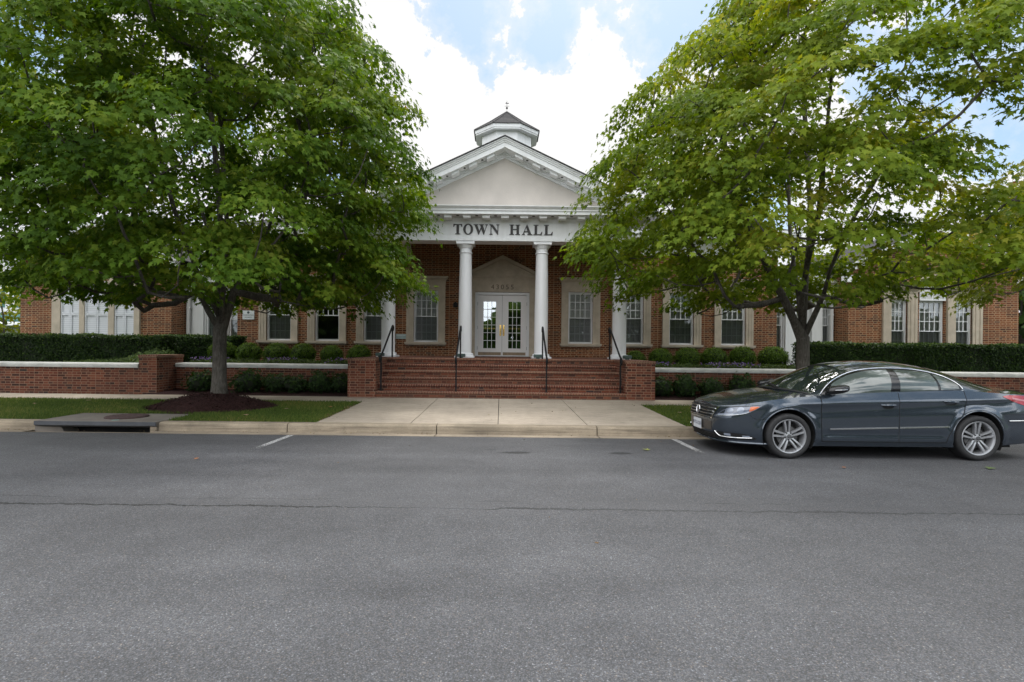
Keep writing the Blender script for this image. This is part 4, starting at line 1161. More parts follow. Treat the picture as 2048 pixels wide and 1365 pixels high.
# shell
scol = sorted(set(np.round(np.concatenate([np.linspace(0, SL, 190), [s_of_x(v) for v in (.3, 1.4, 2.5, 3.3)]]), 5)))
NV = 34
def shell():
    bm = bmesh.new()
    for side in (-1, 1):
        P = []
        for s in scol:
            x0, _ = cont(s); zb, zt = zbf(x0), ztf(x0)
            P.append([body_pt(s, zb+(zt-zb)*v/NV, 0, side) for v in range(NV+1)])
            E = np.array(P[-1][-1]); y = abs(E[1]-CARY)
            xl = E[0]-CARX
            xc = xl + .085*(y/.9)*math.exp(-(xl/.45)) - .06*(y/.9)*math.exp(-((4.8-xl)/.35))
            zc = max(zcf(xc), E[2])
            row = []
            for w in range(1, 13):
                t = w/12
                row.append((E[0]*(1-t)+(CARX+xc)*t, E[1]*(1-t)+CARY*t, E[2]+(zc-E[2])*(1-(1-t)**2.2)))
            P[-1] += row
            B = P[-1][0]
            P[-1] = [(B[0], B[1]*(1-t)+CARY*t, B[2]) for t in (1, .5)] + P[-1]
        vs = [[bm.verts.new(p) for p in r] for r in P]
        for i in range(len(P)-1):
            for j in range(len(P[0])-1):
                q = [vs[i][j], vs[i+1][j], vs[i+1][j+1], vs[i][j+1]]
                bm.faces.new(q if side < 0 else q[::-1])
    bmesh.ops.remove_doubles(bm, verts=bm.verts, dist=5e-5)
    bmesh.ops.dissolve_degenerate(bm, edges=bm.edges, dist=2e-5)
    bmesh.ops.recalc_face_normals(bm, faces=bm.faces)
    AR = .374
    def arch(v):
        for xw in (.955, 3.666):
            d = math.hypot(v.co.x-CARX-xw, v.co.z-.335)
            if d < AR: return xw, d
        return None
    kill = [f for f in bm.faces if all(arch(v) for v in f.verts)]
    bmesh.ops.delete(bm, geom=kill, context='FACES')
    for v in bm.verts:
        a = arch(v)
        if a and v.link_faces and abs(v.co.y-CARY) > .5:
            k = AR/max(a[1], .02)
            if k < 1.35: v.co.x = CARX+a[0]+(v.co.x-CARX-a[0])*k; v.co.z = .335+(v.co.z-.335)*k
    me = bpy.data.meshes.new('body'); bm.to_mesh(me); bm.free(); return me
me = shell()
nm = me
body = bpy.data.objects.new('body', me); link(body, car)
for xw in (.955, 3.666):
    for sgn in (-1, 1):
        lm = MB(); y0_, y1_ = CARY+sgn*.895, CARY+sgn*.56; rr_ = []
        for i in range(33):
            an = math.radians(-30+240*i/32); c_, s_ = .376*math.cos(an), .376*math.sin(an)
            rr_.append([(CARX+xw+c_, y0_, .335+s_), (CARX+xw+c_, y1_, .335+s_), (CARX+xw, y1_, .335)])
        lm.grid(rr_); lm.build('wheel_arch_liner', M['cargap'], car)
nm.materials.clear(); nm.materials.append(M['paint']); nm.materials.append(M['cargap'])
for p in nm.polygons:
    c = p.center; mi = 0
    if abs(c[1]-CARY) < .45 and c[2] < .3 and p.normal.z < -.5: mi = 1
    p.material_index = mi; p.use_smooth = True
nm.set_sharp_from_angle(angle=math.radians(42))

# greenhouse
GZ = interp([1.08, 1.2, 1.4, 1.65, 1.9, 2.1, 2.3, 2.55, 2.85, 3.15, 3.5, 3.85, 4.1, 4.32], [.955, 1.005, 1.105, 1.225, 1.325, 1.375, 1.402, 1.415, 1.407, 1.375, 1.305, 1.20, 1.115, 1.045])
GW = interp([1.08, 1.5, 2.2, 2.8, 3.4, 3.9, 4.32], [.815, .835, .852, .852, .835, .775, .66])
GK = interp([1.08, 1.6, 2.2, 2.7, 3.3, 3.8, 4.32], [.24, .17, .04, 0, -.10, -.24, -.32])
PEX = 2.25
def green(x, th, off=0.0):
    def f(x, th):
        c, s_ = math.cos(th), math.sin(th)
        y = GW(x)*math.copysign(abs(c)**(2/PEX), c); xx = x+GK(x)*(y/.86)**2
        zb = min(ztf(min(xx, 4.6)), GZ(x)-.004)-.015
        return np.array((xx, -y, zb+(GZ(x)-zb)*abs(s_)**(2/PEX)))
    p = f(x, th)
    if off:
        a = f(x+.005, th)-f(x-.005, th); b = f(x, min(th+.01, PI))-f(x, max(th-.01, 0)); n = np.cross(a, b); n /= np.linalg.norm(n)+1e-9
        if n[2] < 0: n = -n
        p = p+n*off
    return W3(p)
gx = np.linspace(1.085, 4.31, 90)
gm = MB(); gm.grid([[green(x, PI*(.5-.5*math.cos(PI*k/60))) for k in range(61)] for x in gx])
cab = gm.build('cabin', M['paint'], car, smooth=True, angle=None)
bmx = bmesh.new(); bmx.from_mesh(cab.data); bmesh.ops.recalc_face_normals(bmx, faces=bmx.faces); bvh = BVHTree.FromBMesh(bmx)
def side_pt(x, z, off, side=-1):
    h, n, _, _ = bvh.ray_cast(Vector((CARX+x, CARY-3, z)), Vector((0, 1, 0)))
    if h is None: h = Vector((CARX+x, CARY-.8, z)); n = Vector((0, -1, 0))
    if n.y > 0: n = -n
    p = h+n*off
    return (p.x, CARY+(p.y-CARY if side < 0 else CARY-p.y), p.z)
dtop = interp([1.43, 1.55, 1.71, 1.88, 2.07, 2.3, 2.53, 2.75, 2.95, 3.15, 3.28, 3.40, 3.48, 3.53], [.905, 1.0, 1.105, 1.19, 1.253, 1.29, 1.303, 1.30, 1.286, 1.252, 1.212, 1.15, 1.085, 1.02])
def dbot(x): return .893 + (x-1.43)/(3.53-1.43)*.108
def dlo_panel(x0, x1, inset, off, side, lean=(0, 0), n=26):
    rows = []
    for i in range(n+1):
        t = i/n; rows.append([])
        for j in range(13):
            v = j/12
            xb = x0+(x1-x0)*t
            xa = (x0+lean[0])*(1-t)+(x1+lean[1])*t
            x = xb*(1-v)+xa*v
            zt = dtop(x)-inset; zb = dbot(x)+inset
            zt = max(zt, zb+.001)
            rows[-1].append(side_pt(x, zb+(zt-zb)*v, off, side))
    m = MB(); m.grid(rows); return m
# windscreen, rear screen
def screen(xa, xb, ya, yb, off):
    rows = []
    for i in range(25):
        v = i/24; x = xa+(xb-xa)*v; yl = ya+(yb-ya)*v
        r = []
        for k in range(41):
            y = -yl+2*yl*k/40
            th = math.acos(max(-1, min(1, math.copysign((abs(y)/GW(x))**(PEX/2), -y))))
            r.append(green(x, th, off))
        rows.append(r)
    m = MB(); m.grid(rows); return m
screen(1.105, 2.06, .775, .615, .004).build('windscreen', M['windscreen'], car, smooth=True, angle=None)
screen(3.30, 4.18, .60, .60, .004).build('rear_screen', M['windscreen'], car, smooth=True, angle=None)
screen(1.10, 1.145, .765, .765, .0065).build('cowl', M['black_plastic'], car, smooth=True, angle=None)
for sgn in (-1, 1):   # wipers
    MB().tube([green(1.12, PI/2-sgn*.05-.25, .02), green(1.22, PI/2-sgn*.05+.2, .016), green(1.27, PI/2-sgn*.05+.55, .016)], .008, 6).build('wiper', M['black_plastic'], car)

# side windows, pillars and their bright trim
for side in (-1, 1):
    sw = dlo_panel(1.445, 3.52, .004, .003, side, n=60).build('side_window', M['gloss_black'], car, smooth=True, angle=None)
    dlo_panel(1.66, 2.445, .022, .006, side, (.0, .085)).build('front_glass', M['sideglass'], sw, smooth=True, angle=None)
    dlo_panel(2.585, 3.145, .022, .006, side, (.045, -.01)).build('rear_glass', M['sideglass'], sw, smooth=True, angle=None)
    dlo_panel(3.185, 3.475, .022, .006, side, (-.02, 0)).build('quarter_glass', M['sideglass'], sw, smooth=True, angle=None)
    xs = np.linspace(1.43, 3.53, 60)
    pts = [side_pt(x, dtop(x)+.004, .006, side) for x in xs]
    MB().tube(pts, .0085, 6).build('chrome_strip', M['chrome'], sw, smooth=True)
    MB().tube([side_pt(x, dbot(x)-.004, .008, side) for x in xs], .0085, 6).build('chrome_strip', M['chrome'], sw, smooth=True)

# doors: skins set just proud of the shell, dark gaps between them
def skin(xa, xb, zlo, zhi, off, side, n=40, k=22):
    """xa, xb functions of z giving the front and rear edge"""
    rows = []
    for i in range(k+1):
        v = i/k; row = []
        for j in range(n+1):
            t = j/n
            z = zlo+(zhi(.5*(xa(zlo)+xb(zlo)))-zlo)*v
            x = xa(z)*(1-t)+xb(z)*t
            zz = zlo+(zhi(x)-zlo)*v
            row.append(body_pt(s_of_x(x), zz, off, side))
        rows.append(row)
    m = MB(); m.grid(rows); return m
def L1(z): return 1.415+.03*max(0, (.5-z))
def L2(z): return 2.515+.02*math.sin((z-.26)*2)
L3 = interp([.25, .34, .42, .50, .58, .66, .76, .86, .95, 1.02], [3.20, 3.225, 3.262, 3.312, 3.37, 3.43, 3.475, 3.495, 3.50, 3.495])
def ztop(x): return ztf(x)-.004
for side in (-1, 1):
    for nm_, a, b, hx, hz in (('front_door', L1, L2, 2.37, .775), ('rear_door', L2, L3, 3.27, .835)):
        d = skin(lambda z: a(z)+.004, lambda z: b(z)-.004, .262, ztop, .0035, side).build(nm_, M['paint'], car, smooth=True, angle=None)
        def gapline(pts):
            g = MB(); q = []
            for s0, z0 in pts: q.append((s0, z0))
            rows = [[], []]
            for i, (x, z) in enumerate(q):
                x2, z2 = q[min(i+1, len(q)-1)]; x1_, z1_ = q[max(i-1, 0)]
                dx, dz = x2-x1_, z2-z1_; l = math.hypot(dx, dz); nx_, nz_ = -dz/l*.0045, dx/l*.0045
                rows[0].append(body_pt(s_of_x(x-nx_), z-nz_, .0042, side)); rows[1].append(body_pt(s_of_x(x+nx_), z+nz_, .0042, side))
            g.grid(rows); return g
        zs = np.linspace(.262, ztop(a(.9)), 30)
        line_ = [(b(z), z) for z in np.linspace(ztop(b(.95))-.002, .262, 34)] + [(x, .258) for x in np.linspace(b(.262), a(.262), 40)] + ([(a(z), z) for z in zs] if nm_ == 'front_door' else [])
        gapline(line_).build('door_gap', M['cargap'], d)
        # handle in its recess
        s0 = s_of_x(hx)
        rec = MB(); rr = []
        for i in range(7):
            rr.append([])
            for j in range(21):
                a_ = 2*PI*j/20; r_ = i/6
                rr[-1].append(body_pt(s0+.085*r_*math.cos(a_), hz-.012+.034*r_*math.sin(a_), .0046-.001*(1-r_), side))
        rec.grid(rr); rec.build('handle_recess', M['cargap'], d, smooth=True, angle=None)
        hp = [body_pt(s0+dx_, hz+.012+.0*dx_, o_, side) for dx_, o_ in ((-.105, .004), (-.085, .022), (-.04, .034), (.02, .036), (.07, .03), (.098, .018), (.108, .004))]
        MB().tube(hp, [.009, .013, .015, .015, .014, .012, .009], 8).build('handle', M['paint'], d, smooth=True)
        m0, m1 = (1.53, 2.50) if nm_ == 'front_door' else (2.525, 3.24)
        mo = MB(); R_ = [[], [], [], []]
        for x in np.linspace(m0, m1, 30):
            z = .432+(x-1.53)*.030
            for kk, (dz_, of) in enumerate(((-.012, .004), (-.009, .012), (.009, .012), (.012, .004))): R_[kk].append(body_pt(s_of_x(x), z+dz_, of, side))
        mo.grid(R_); mo.build('chrome_moulding', M['chrome'], d)
        # crease shadow line cut under the shoulder is in the body section itself
    # sill and arch lips
    lip = MB()
    for xw in (.955, 3.666):
        pts = []
        for i in range(41):
            an = math.radians(-12+204*i/40); x = xw+.378*math.cos(an); z = .335+.378*math.sin(an)
            if z < zbf(x): continue
            pts.append(body_pt(s_of_x(x), z, -.004, side))
        lip.tube(pts, .011, 6)
    lip.build('wheel_arch_lip', M['paint'], car, smooth=True)
    # mirror
    mr = MB(); rows = []
    for i in range(13):
        u = i/12*PI; row = []
        for j in range(25):
            a_ = j/24*2*PI
            ex = lambda c: math.copysign(abs(c)**.75, c)
            x = 1.56+ .155*(-math.cos(u))*1.0; rr = math.sin(u)**.6
            row.append((CARX+x+.03, CARY+side*(1.0+.085*rr*ex(math.cos(a_))), 1.005+.022*(-math.cos(u))+ .062*rr*ex(math.sin(a_))))
        rows.append(row)
    mr.grid(rows); mir = mr.build('wing_mirror', M['gloss_black'], car, smooth=True, angle=None)
    MB().tube([(CARX+1.56, CARY+side*.80, .945), (CARX+1.57, CARY+side*.88, .955), (CARX+1.58, CARY+side*.97, .975)], [.04, .03, .025], 8).build('mirror_arm', M['black_plastic'], mir, smooth=True)
    mt = MB(); mt.tube([(CARX+1.50, CARY+side*1.085, 1.0), (CARX+1.59, CARY+side*1.092, 1.003), (CARX+1.68, CARY+side*1.082, 1.008)], .005, 6); mt.build('indicator_strip', M['chrome'], mir)

# lamps and front end, laid out on the body surface by contour length and height
def patch(ss, zlo, zhi, off, side, k=8):
    rows = [[body_pt(s, zlo(s)+(zhi(s)-zlo(s))*v/k, off, side) for v in range(k+1)] for s in ss]
    m = MB(); m.grid(rows); return m
for side in (-1, 1):
    lo = interp([.52, .60, .72, .85, .98, 1.08, 1.15], [.565, .572, .585, .604, .637, .685, .735])
    hi = interp([.52, .60, .68, .80, .95, 1.08, 1.15], [.575, .640, .692, .715, .728, .745, .742])
    hl = patch(np.linspace(.52, 1.15, 40), lo, hi, .005, side).build('headlight', M['lampmid'], car, smooth=True, angle=None)
    m = patch(np.linspace(.56, 1.02, 24), lambda s: lo(s)+.004, lambda s: lo(s)+.03, .0075, side); m.build('running_lamp', M['lens'], hl, smooth=True)
    am = patch(np.linspace(1.0, 1.135, 12), lambda s: lo(s)+.012, lambda s: hi(s)-.01, .0075, side); am.build('turn_lamp', M['amber'], hl, smooth=True)
    patch(np.linspace(.56, .66, 8), lambda s: lo(s)+.034, lambda s: max(lo(s)+.035, hi(s)-.012), .0078, side).build('dark_bezel', M['lampdark'], hl, smooth=True)
    for sc, rad in ((.74, .036), (.88, .040)):
        zc_ = .5*(lo(sc)+hi(sc))+.012
        rr = []
        for i in range(6):
            rr.append([body_pt(sc+rad*1.25*i/5*math.cos(2*PI*j/20), zc_+rad*i/5*math.sin(2*PI*j/20), .0085+.004*(1-(i/5)**2), side) for j in range(21)])
        pm = MB(); pm.grid(rr); pm.build('projector_lens', M['lens'], hl, smooth=True, angle=None)
    MB().tube([body_pt(s, hi(s)+.004, .004, side) for s in np.linspace(.53, 1.14, 40)], .004, 5).build('lamp_gap', M['cargap'], hl)
    MB().tube([body_pt(s, lo(s)+.003, .006, side) for s in np.linspace(.53, 1.0, 40)], .004, 5).build('lamp_trim', M['chrome'], hl)
    # fog lamp niche with its bright hook trim
    flo = interp([.42, .55, .8, 1.0, 1.12], [.232, .236, .242, .252, .262]); fhi = interp([.42, .5, .6, .8, 1.0, 1.12], [.325, .332, .335, .335, .318, .268])
    fg = patch(np.linspace(.46, 1.10, 24), flo, fhi, .004, side).build('fog_lamp', M['cargap'], car, smooth=True, angle=None)
    MB().tube([body_pt(s, z, .012, side) for s, z in ((.50, .34), (.53, .31), (.56, .285), (.60, .272), (.7, .270), (.85, .273), (1.0, .279), (1.05, .283))], .008, 6).build('chrome_hook', M['chrome'], fg, smooth=True)
    patch(np.linspace(.66, .76, 6), lambda s: .29, lambda s: .325, .008, side, 4).build('fog_lens', M['lens'], fg, smooth=True)
    patch(np.linspace(.92, 1.02, 6), lambda s: .292, lambda s: .31, .008, side, 4).build('fog_lens', M['lens'], fg, smooth=True)
    # tail lamp and rear bumper strip
    s4 = s_of_x(4.06); tlo = interp([s4, s4+.16, s4+.4, SL-.35], [.915, .85, .79, .775]); thi = interp([s4, s4+.1, s4+.4, SL-.35], [.925, .94, .934, .925])
    tl = patch(np.linspace(s4, SL-.36, 30), tlo, thi, .005, side).build('tail_light', M['redlens'], car, smooth=True, angle=None)
    patch(np.linspace(s4+.14, SL-.5, 20), lambda s: .5*(tlo(s)+thi(s))-.012, lambda s: .5*(tlo(s)+thi(s))+.012, .0075, side, 3).build('reverse_lens', plain('pink_white_lens', (.5, .2, .22), .2, .1), tl, smooth=True)
    MB().tube([body_pt(s, .575+.012*(s-SL+1.3), .006, side) for s in np.linspace(s_of_x(4.12), SL-.05, 30)], .009, 6).build('bumper_strip', M['chrome'], car, smooth=True)
    for sx, z0, z1 in ((1.30, .5, .29),):
        pass
# hood and wing shut lines
hood = MB()
def deck_pt(x, y, off=.003):
    xl = x; E = np.array(body_xyz(s_of_x(min(x, 4.7)), ztf(min(x, 4.7)))); t = 1-abs(y)/max(E[1], .01)
    zc = max(zcf(x), E[2]); return (CARX+x, CARY+y, E[2]+(zc-E[2])*(1-(1-t)**2.2)+off)
for side in (-1, 1):
    g = MB(); rows = [[], []]
    for x in np.linspace(.30, 1.30, 40):
        y = .63+.16*((x-.3)/1.0)**.6
        rows[0].append(deck_pt(x, side*y)); rows[1].append(deck_pt(x, side*(y+.008)))
    g.grid(rows); g.build('bonnet_gap', M['cargap'], car)
    g = MB(); rows = [[], []]
    for z in np.linspace(.30, .555, 14):
        rows[0].append(body_pt(1.12+.10*(z-.3), z, .002, side)); rows[1].append(body_pt(1.126+.10*(z-.3), z, .002, side))
    g = MB(); rows = [[], []]
    for s in np.linspace(1.02, 1.32, 14):
        zz = .555+.10*max(0, (1.12-s)/.1)**2*.6
        rows[0].append(body_pt(s, zz, .002, side)); rows[1].append(body_pt(s, zz+.005, .002, side))
    g.grid(rows); g.build('bumper_gap', M['cargap'], car)
    g = MB(); rows = [[], []]
    for s in np.linspace(s_of_x(4.05), SL-.9, 14):
        rows[0].append(body_pt(s, .66, .002, side)); rows[1].append(body_pt(s, .665, .002, side))
    g.grid(rows); g.build('bumper_gap', M['cargap'], car)

def front(y, z, off): 
    p = body_pt(min(abs(y)*1.02, 1.2), z, off, -1 if y < 0 else 1); return p
gr = MB(); rows = []
for i in range(41):
    u = -1+2*i/40; rows.append([])
    for j in range(9):
        z = .515+.185*j/8; w = .395+.10*j/8
        rows[-1].append(front(u*w, z, .004))
gr.grid(rows); grille = gr.build('grille', M['cargap'], car, smooth=True, angle=None)
for k_, z in enumerate((.535, .578, .621, .664)):
    w = .395+.10*(z-.515)/.185-.005
    MB().tube([front(w*u, z, .014) for u in np.linspace(-1, 1, 31)], .0085, 6).build('grille_bar', M['chrome'], grille, smooth=True)
fr = MB(); fr.tube([front(.395*u, .512, .008) for u in np.linspace(-1, 1, 21)], .008, 6)
fr.tube([front(.497*u, .704, .008) for u in np.linspace(-1, 1, 21)], .006, 6)
for sg in (-1, 1):
    q = MB(); q.grid([[front(sg*(.395+.10*t), .512+.19*t, .008), front(sg*(.435+.10*t), .512+.19*t, .008)] for t in np.linspace(0, 1, 10)]); q.build('grille_side_trim', M['chrome'], grille)
fr.build('grille_frame', M['chrome'], grille, smooth=True)
# round emblem: ring with stacked v and w strokes
def emblem(c, r, nrm, mat_, parent, nm_='emblem', back=True):
    n_ = Vector(nrm).normalized(); a = Vector((0, 0, 1)).cross(n_).normalized(); b = n_.cross(a)
    Pt = lambda u, v, o=0: Vector(c)+a*u*r+b*v*r+n_*o
    m = MB(); m.tube([Pt(math.cos(2*PI*i/28), math.sin(2*PI*i/28)) for i in range(29)], r*.12, 6, caps=False)
    w = r*.10
    m.tube([Pt(-.38, .88, .004), Pt(0, .10, .004), Pt(.38, .88, .004)], w, 6)
    m.tube([Pt(-.86, .40, .004), Pt(-.40, -.80, .004), Pt(0, .0, .004), Pt(.40, -.80, .004), Pt(.86, .40, .004)], w, 6)
    o = m.build(nm_, mat_, parent, smooth=True)
    if back:
        k = MB(); k.add([Pt(math.cos(2*PI*i/28), math.sin(2*PI*i/28), -.003) for i in range(28)], [tuple(range(28))]); k.build('emblem_back', M['gloss_black'], o)
    return o
ec = front(0, .612, .026); emblem(ec, .066, (-1, 0, .12), M['chrome'], grille)
lo_ = MB(); rows = []
for i in range(41):
    u = -1+2*i/40; rows.append([front(u*.47, .215+.085*j/6, .004) for j in range(7)])
lo_.grid(rows); li = lo_.build('lower_intake', M['cargap'], car, smooth=True, angle=None)
for z in (.235, .258, .281): MB().tube([front(.46*u, z, .006) for u in np.linspace(-1, 1, 21)], .004, 5).build('intake_bar', M['black_plastic'], li)
MB().tube([body_pt(abs(s), .205, .014, -1 if s < 0 else 1) for s in np.linspace(-1.25, 1.25, 61)], .016, 6).build('chin_spoiler', M['paint'], car, smooth=True)
bp_ = MB(); rows = []
for i in range(31):
    u = -1+2*i/30; rows.append([front(u*.42, .335+.14*j/6, .003) for j in range(7)])
bp_.grid(rows); bp_.build('bumper_panel', plain('warm_grey_bumper', (.05, .045, .042), .3, .1), car, smooth=True, angle=None)
px = front(0, .39, .02)[0]
pb = MB(); pb.box(px-.008, px, CARY-.155, CARY+.155, .32, .475); plate = pb.build('licence_plate', M['plate'], car, bevel=.002)
text_mesh('plate_text', 'WTS-X201', .078, (px-.0095, CARY, .375), plain('plate_ink', (.03, .04, .10), .5, .1), plate, .0005, rotz=-PI/2)

# wheels
def make_wheel(x, side):
    y0 = CARY+side*.915; c = (CARX+x, y0, .3225); og = c
    w = bpy.data.objects.new('wheel', None); w.empty_display_size = .1; link(w, car, og)
    def Yl(o): return -side*o   # into the car
    ty = MB(); T = [(.238, .012), (.25, -.004), (.285, -.010), (.306, -.002), (.3195, .018), (.3225, .05), (.3225, .19), (.316, .22), (.29, .235), (.24, .225)]
    ty.lathe([(r, Yl(o)) for r, o in T], c, 56, 'y', cap=False)
    t_ = ty.build('tyre', M['tyre'], w, og, smooth=True, angle=50)
    rim = MB(); R_ = [(.245, .004), (.240, -.004), (.230, -.002), (.224, .012), (.215, .03), (.205, .20), (.23, .21)]
    rim.lathe([(r, Yl(o)) for r, o in R_], c, 56, 'y', cap=False)
    for k in range(5):
        a0 = PI/2+2*PI*k/5 + (.12 if x < 2 else 0)
        for sg in (-1, 1):
            for_ = []
            # each spoke is a pair of arms that spread towards the rim
            for t in np.linspace(0, 1, 7):
                rr = .045+.185*t; cen = sg*(.020+.018*t**1.3); hw = .0135+.0045*t; dep = .030-.022*math.sin(t*PI/2)*1.0
                for_.append((rr, cen, hw, dep))
            vs = []
            for rr, cen, hw, dep in for_:
                for (q, o) in ((cen-hw, dep+.012), (cen-hw*.75, dep), (cen+hw*.75, dep), (cen+hw, dep+.012), (cen+hw*.8, dep+.05), (cen-hw*.8, dep+.05)):
                    vs.append((c[0]+rr*math.cos(a0)-q*math.sin(a0), c[1]+Yl(o), c[2]+rr*math.sin(a0)+q*math.cos(a0)))
            fs = [(i*6+j, i*6+(j+1) % 6, (i+1)*6+(j+1) % 6, (i+1)*6+j) for i in range(6) for j in range(6)]
            rim.add(vs, fs)
    rim.lathe([(.062, Yl(.07)), (.062, Yl(.035)), (.055, Yl(.024)), (.034, Yl(.022)), (.033, Yl(.012)), (.001, Yl(.010))], c, 30, 'y', cap=False)
    r_ = rim.build('rim', M['alloy'], w, og, smooth=True, angle=35)
    bm = bmesh.new(); bm.from_mesh(r_.data); bmesh.ops.recalc_face_normals(bm, faces=bm.faces); bm.to_mesh(r_.data); bm.free()
    nb = MB()
    for k in range(5):
        a0 = PI/2+2*PI*(k+.5)/5; nb.lathe([(.011, Yl(.04)), (.011, Yl(.021))], (c[0]+.052*math.cos(a0), c[1], c[2]+.052*math.sin(a0)), 8, 'y')
    nb.build('wheel_bolts', M['cargap'], r_, og)
    emblem((c[0], c[1]+Yl(.004), c[2]), .024, (0, side, 0), M['black_plastic'], r_, 'hub_emblem', back=False)
    bd = MB(); bd.lathe([(.15, Yl(.085)), (.15, Yl(.075)), (.07, Yl(.075)), (.07, Yl(.085))], c, 40, 'y', cap=False); bd.build('brake_disc', M['caliper'], w, og)
    MB().lathe([(.202, Yl(.10)), (.001, Yl(.10))], c, 32, 'y', cap=False).build('brake_shield', M['cargap'], w, og)
for x in (.955, 3.666):
    for side in (-1, 1): make_wheel(x, side)
MB().box(CARX+.5, CARX+4.3, CARY-.72, CARY+.72, .17, .30).build('underbody', M['cargap'], car)
car.rotation_euler = (0, 0, 0)
# stand the car on the slightly cambered road
MC = Matrix.Translation((0, 7.5, -.006)) @ Matrix.Rotation(-.0135, 4, 'X') @ Matrix.Translation((0, -7.5, 0))
car.matrix_world = MC
# ------------------------------------------------------------------ planting
def balls(n, R, shell=.78):
    d = unit(rng.normal(0, 1, (n, 3))); r = rng.uniform(shell, 1, n)
    return d*r[:, None]*np.array(R), d
def make_boxwood(name, loc, R, n, mat, leaf, label, group, cat='boxwood', core=True, rag=.06):
    t = thing(name, label, cat, loc, group)
    P, d = balls(n, R)
    lump = 1 + rag*np.sin(d[:, 0]*7+1)*np.sin(d[:, 1]*6+2)*np.sin(d[:, 2]*6)*2
    P = P*lump[:, None] + np.array(loc) + np.array((0, 0, R[2]*.92))
    ok = P[:, 2] > loc[2]-.02; P = P[ok]; d = d[ok]; k = len(P)
    V = leaf_polys(P, d+rng.normal(0, .45, (k, 3)), rng.normal(0, 1, (k, 3))+np.array((0, 0, .7))+d*.6, rng.uniform(.7, 1.3, k)*leaf, OVAL, .2, .2)
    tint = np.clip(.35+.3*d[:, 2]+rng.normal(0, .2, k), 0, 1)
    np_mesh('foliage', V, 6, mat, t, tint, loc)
    m = MB(); m.lathe([(.02, -.9*R[2])]+[(R[0]*.82*math.cos(a), R[2]*.82*math.sin(a)) for a in np.linspace(-1.3, 1.5, 9)], (loc[0], loc[1], loc[2]+R[2]*.92), 14)
    m.build('stems', M['hedgecore'], t, loc, smooth=True)
    return t
YB = 17.25
GB = 'clipped round boxwoods under the hall windows'
bx = [(-9.15, .42, 'clipped round boxwood half hidden behind the left tree trunk'), (-8.30, .44, 'clipped round boxwood first to the right of the left tree trunk'), (-7.36, .46, 'clipped round boxwood under the leftmost full window'),
      (-6.50, .45, 'clipped round boxwood between the two leftmost full windows'), (-5.55, .40, 'clipped round boxwood second from the steps, left bed'), (-4.66, .41, 'clipped round boxwood nearest the steps, left bed'),
      (4.42, .36, 'small clipped round boxwood nearest the steps, right bed'), (5.24, .42, 'clipped round boxwood second from the steps, right bed'), (6.12, .44, 'clipped round boxwood under the curtained window'),
      (7.02, .45, 'clipped round boxwood under the gap right of the curtained window'), (7.92, .45, 'clipped round boxwood second from the right tree trunk'), (8.92, .49, 'largest clipped round boxwood, beside the right tree trunk')]
proto = None
for i, (x, r, lab) in enumerate(bx):
    if proto is None:
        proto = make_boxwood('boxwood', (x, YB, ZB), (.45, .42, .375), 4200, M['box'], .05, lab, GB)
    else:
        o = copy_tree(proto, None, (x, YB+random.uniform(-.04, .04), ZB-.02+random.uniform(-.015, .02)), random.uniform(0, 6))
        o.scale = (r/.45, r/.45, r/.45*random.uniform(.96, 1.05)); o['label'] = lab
GS = 'low shrubs in the mulch beds below the planter walls'
sh = [(-8.55, 14.95, .36, 'low dark shrub left of the left tree trunk against the planter wall'), (-7.15, 14.85, .40, 'low dark shrub first right of the left tree trunk'), (-6.35, 14.9, .36, 'low dark shrub second right of the left tree trunk'),
      (-5.85, 14.9, .34, 'low dark shrub in the middle of the left mulch bed'), (-5.15, 14.9, .36, 'upright low dark shrub second from the left end block'), (-4.5, 14.95, .32, 'low dark shrub touching the left brick end block'),
      (4.55, 14.95, .33, 'low dark shrub touching the right brick end block'), (5.25, 14.9, .36, 'low dark shrub just above the front of the car bonnet'), (6.0, 14.9, .38, 'low dark shrub third from the right end block'), (6.85, 14.95, .38, 'low dark shrub beside the windscreen of the car')]
proto = None
for i, (x, y, r, lab) in enumerate(sh):
    if proto is None: proto = make_boxwood('low_shrub', (x, y, .22), (.36, .30, .27), 1300, M['shrub'], .075, lab, GS, 'shrub', rag=.35)
    else:
        o = copy_tree(proto, None, (x, y, .22), random.uniform(0, 6)); o.scale = (r/.36*random.uniform(.9, 1.2), r/.36, r/.36*random.uniform(.85, 1.15)); o['label'] = lab

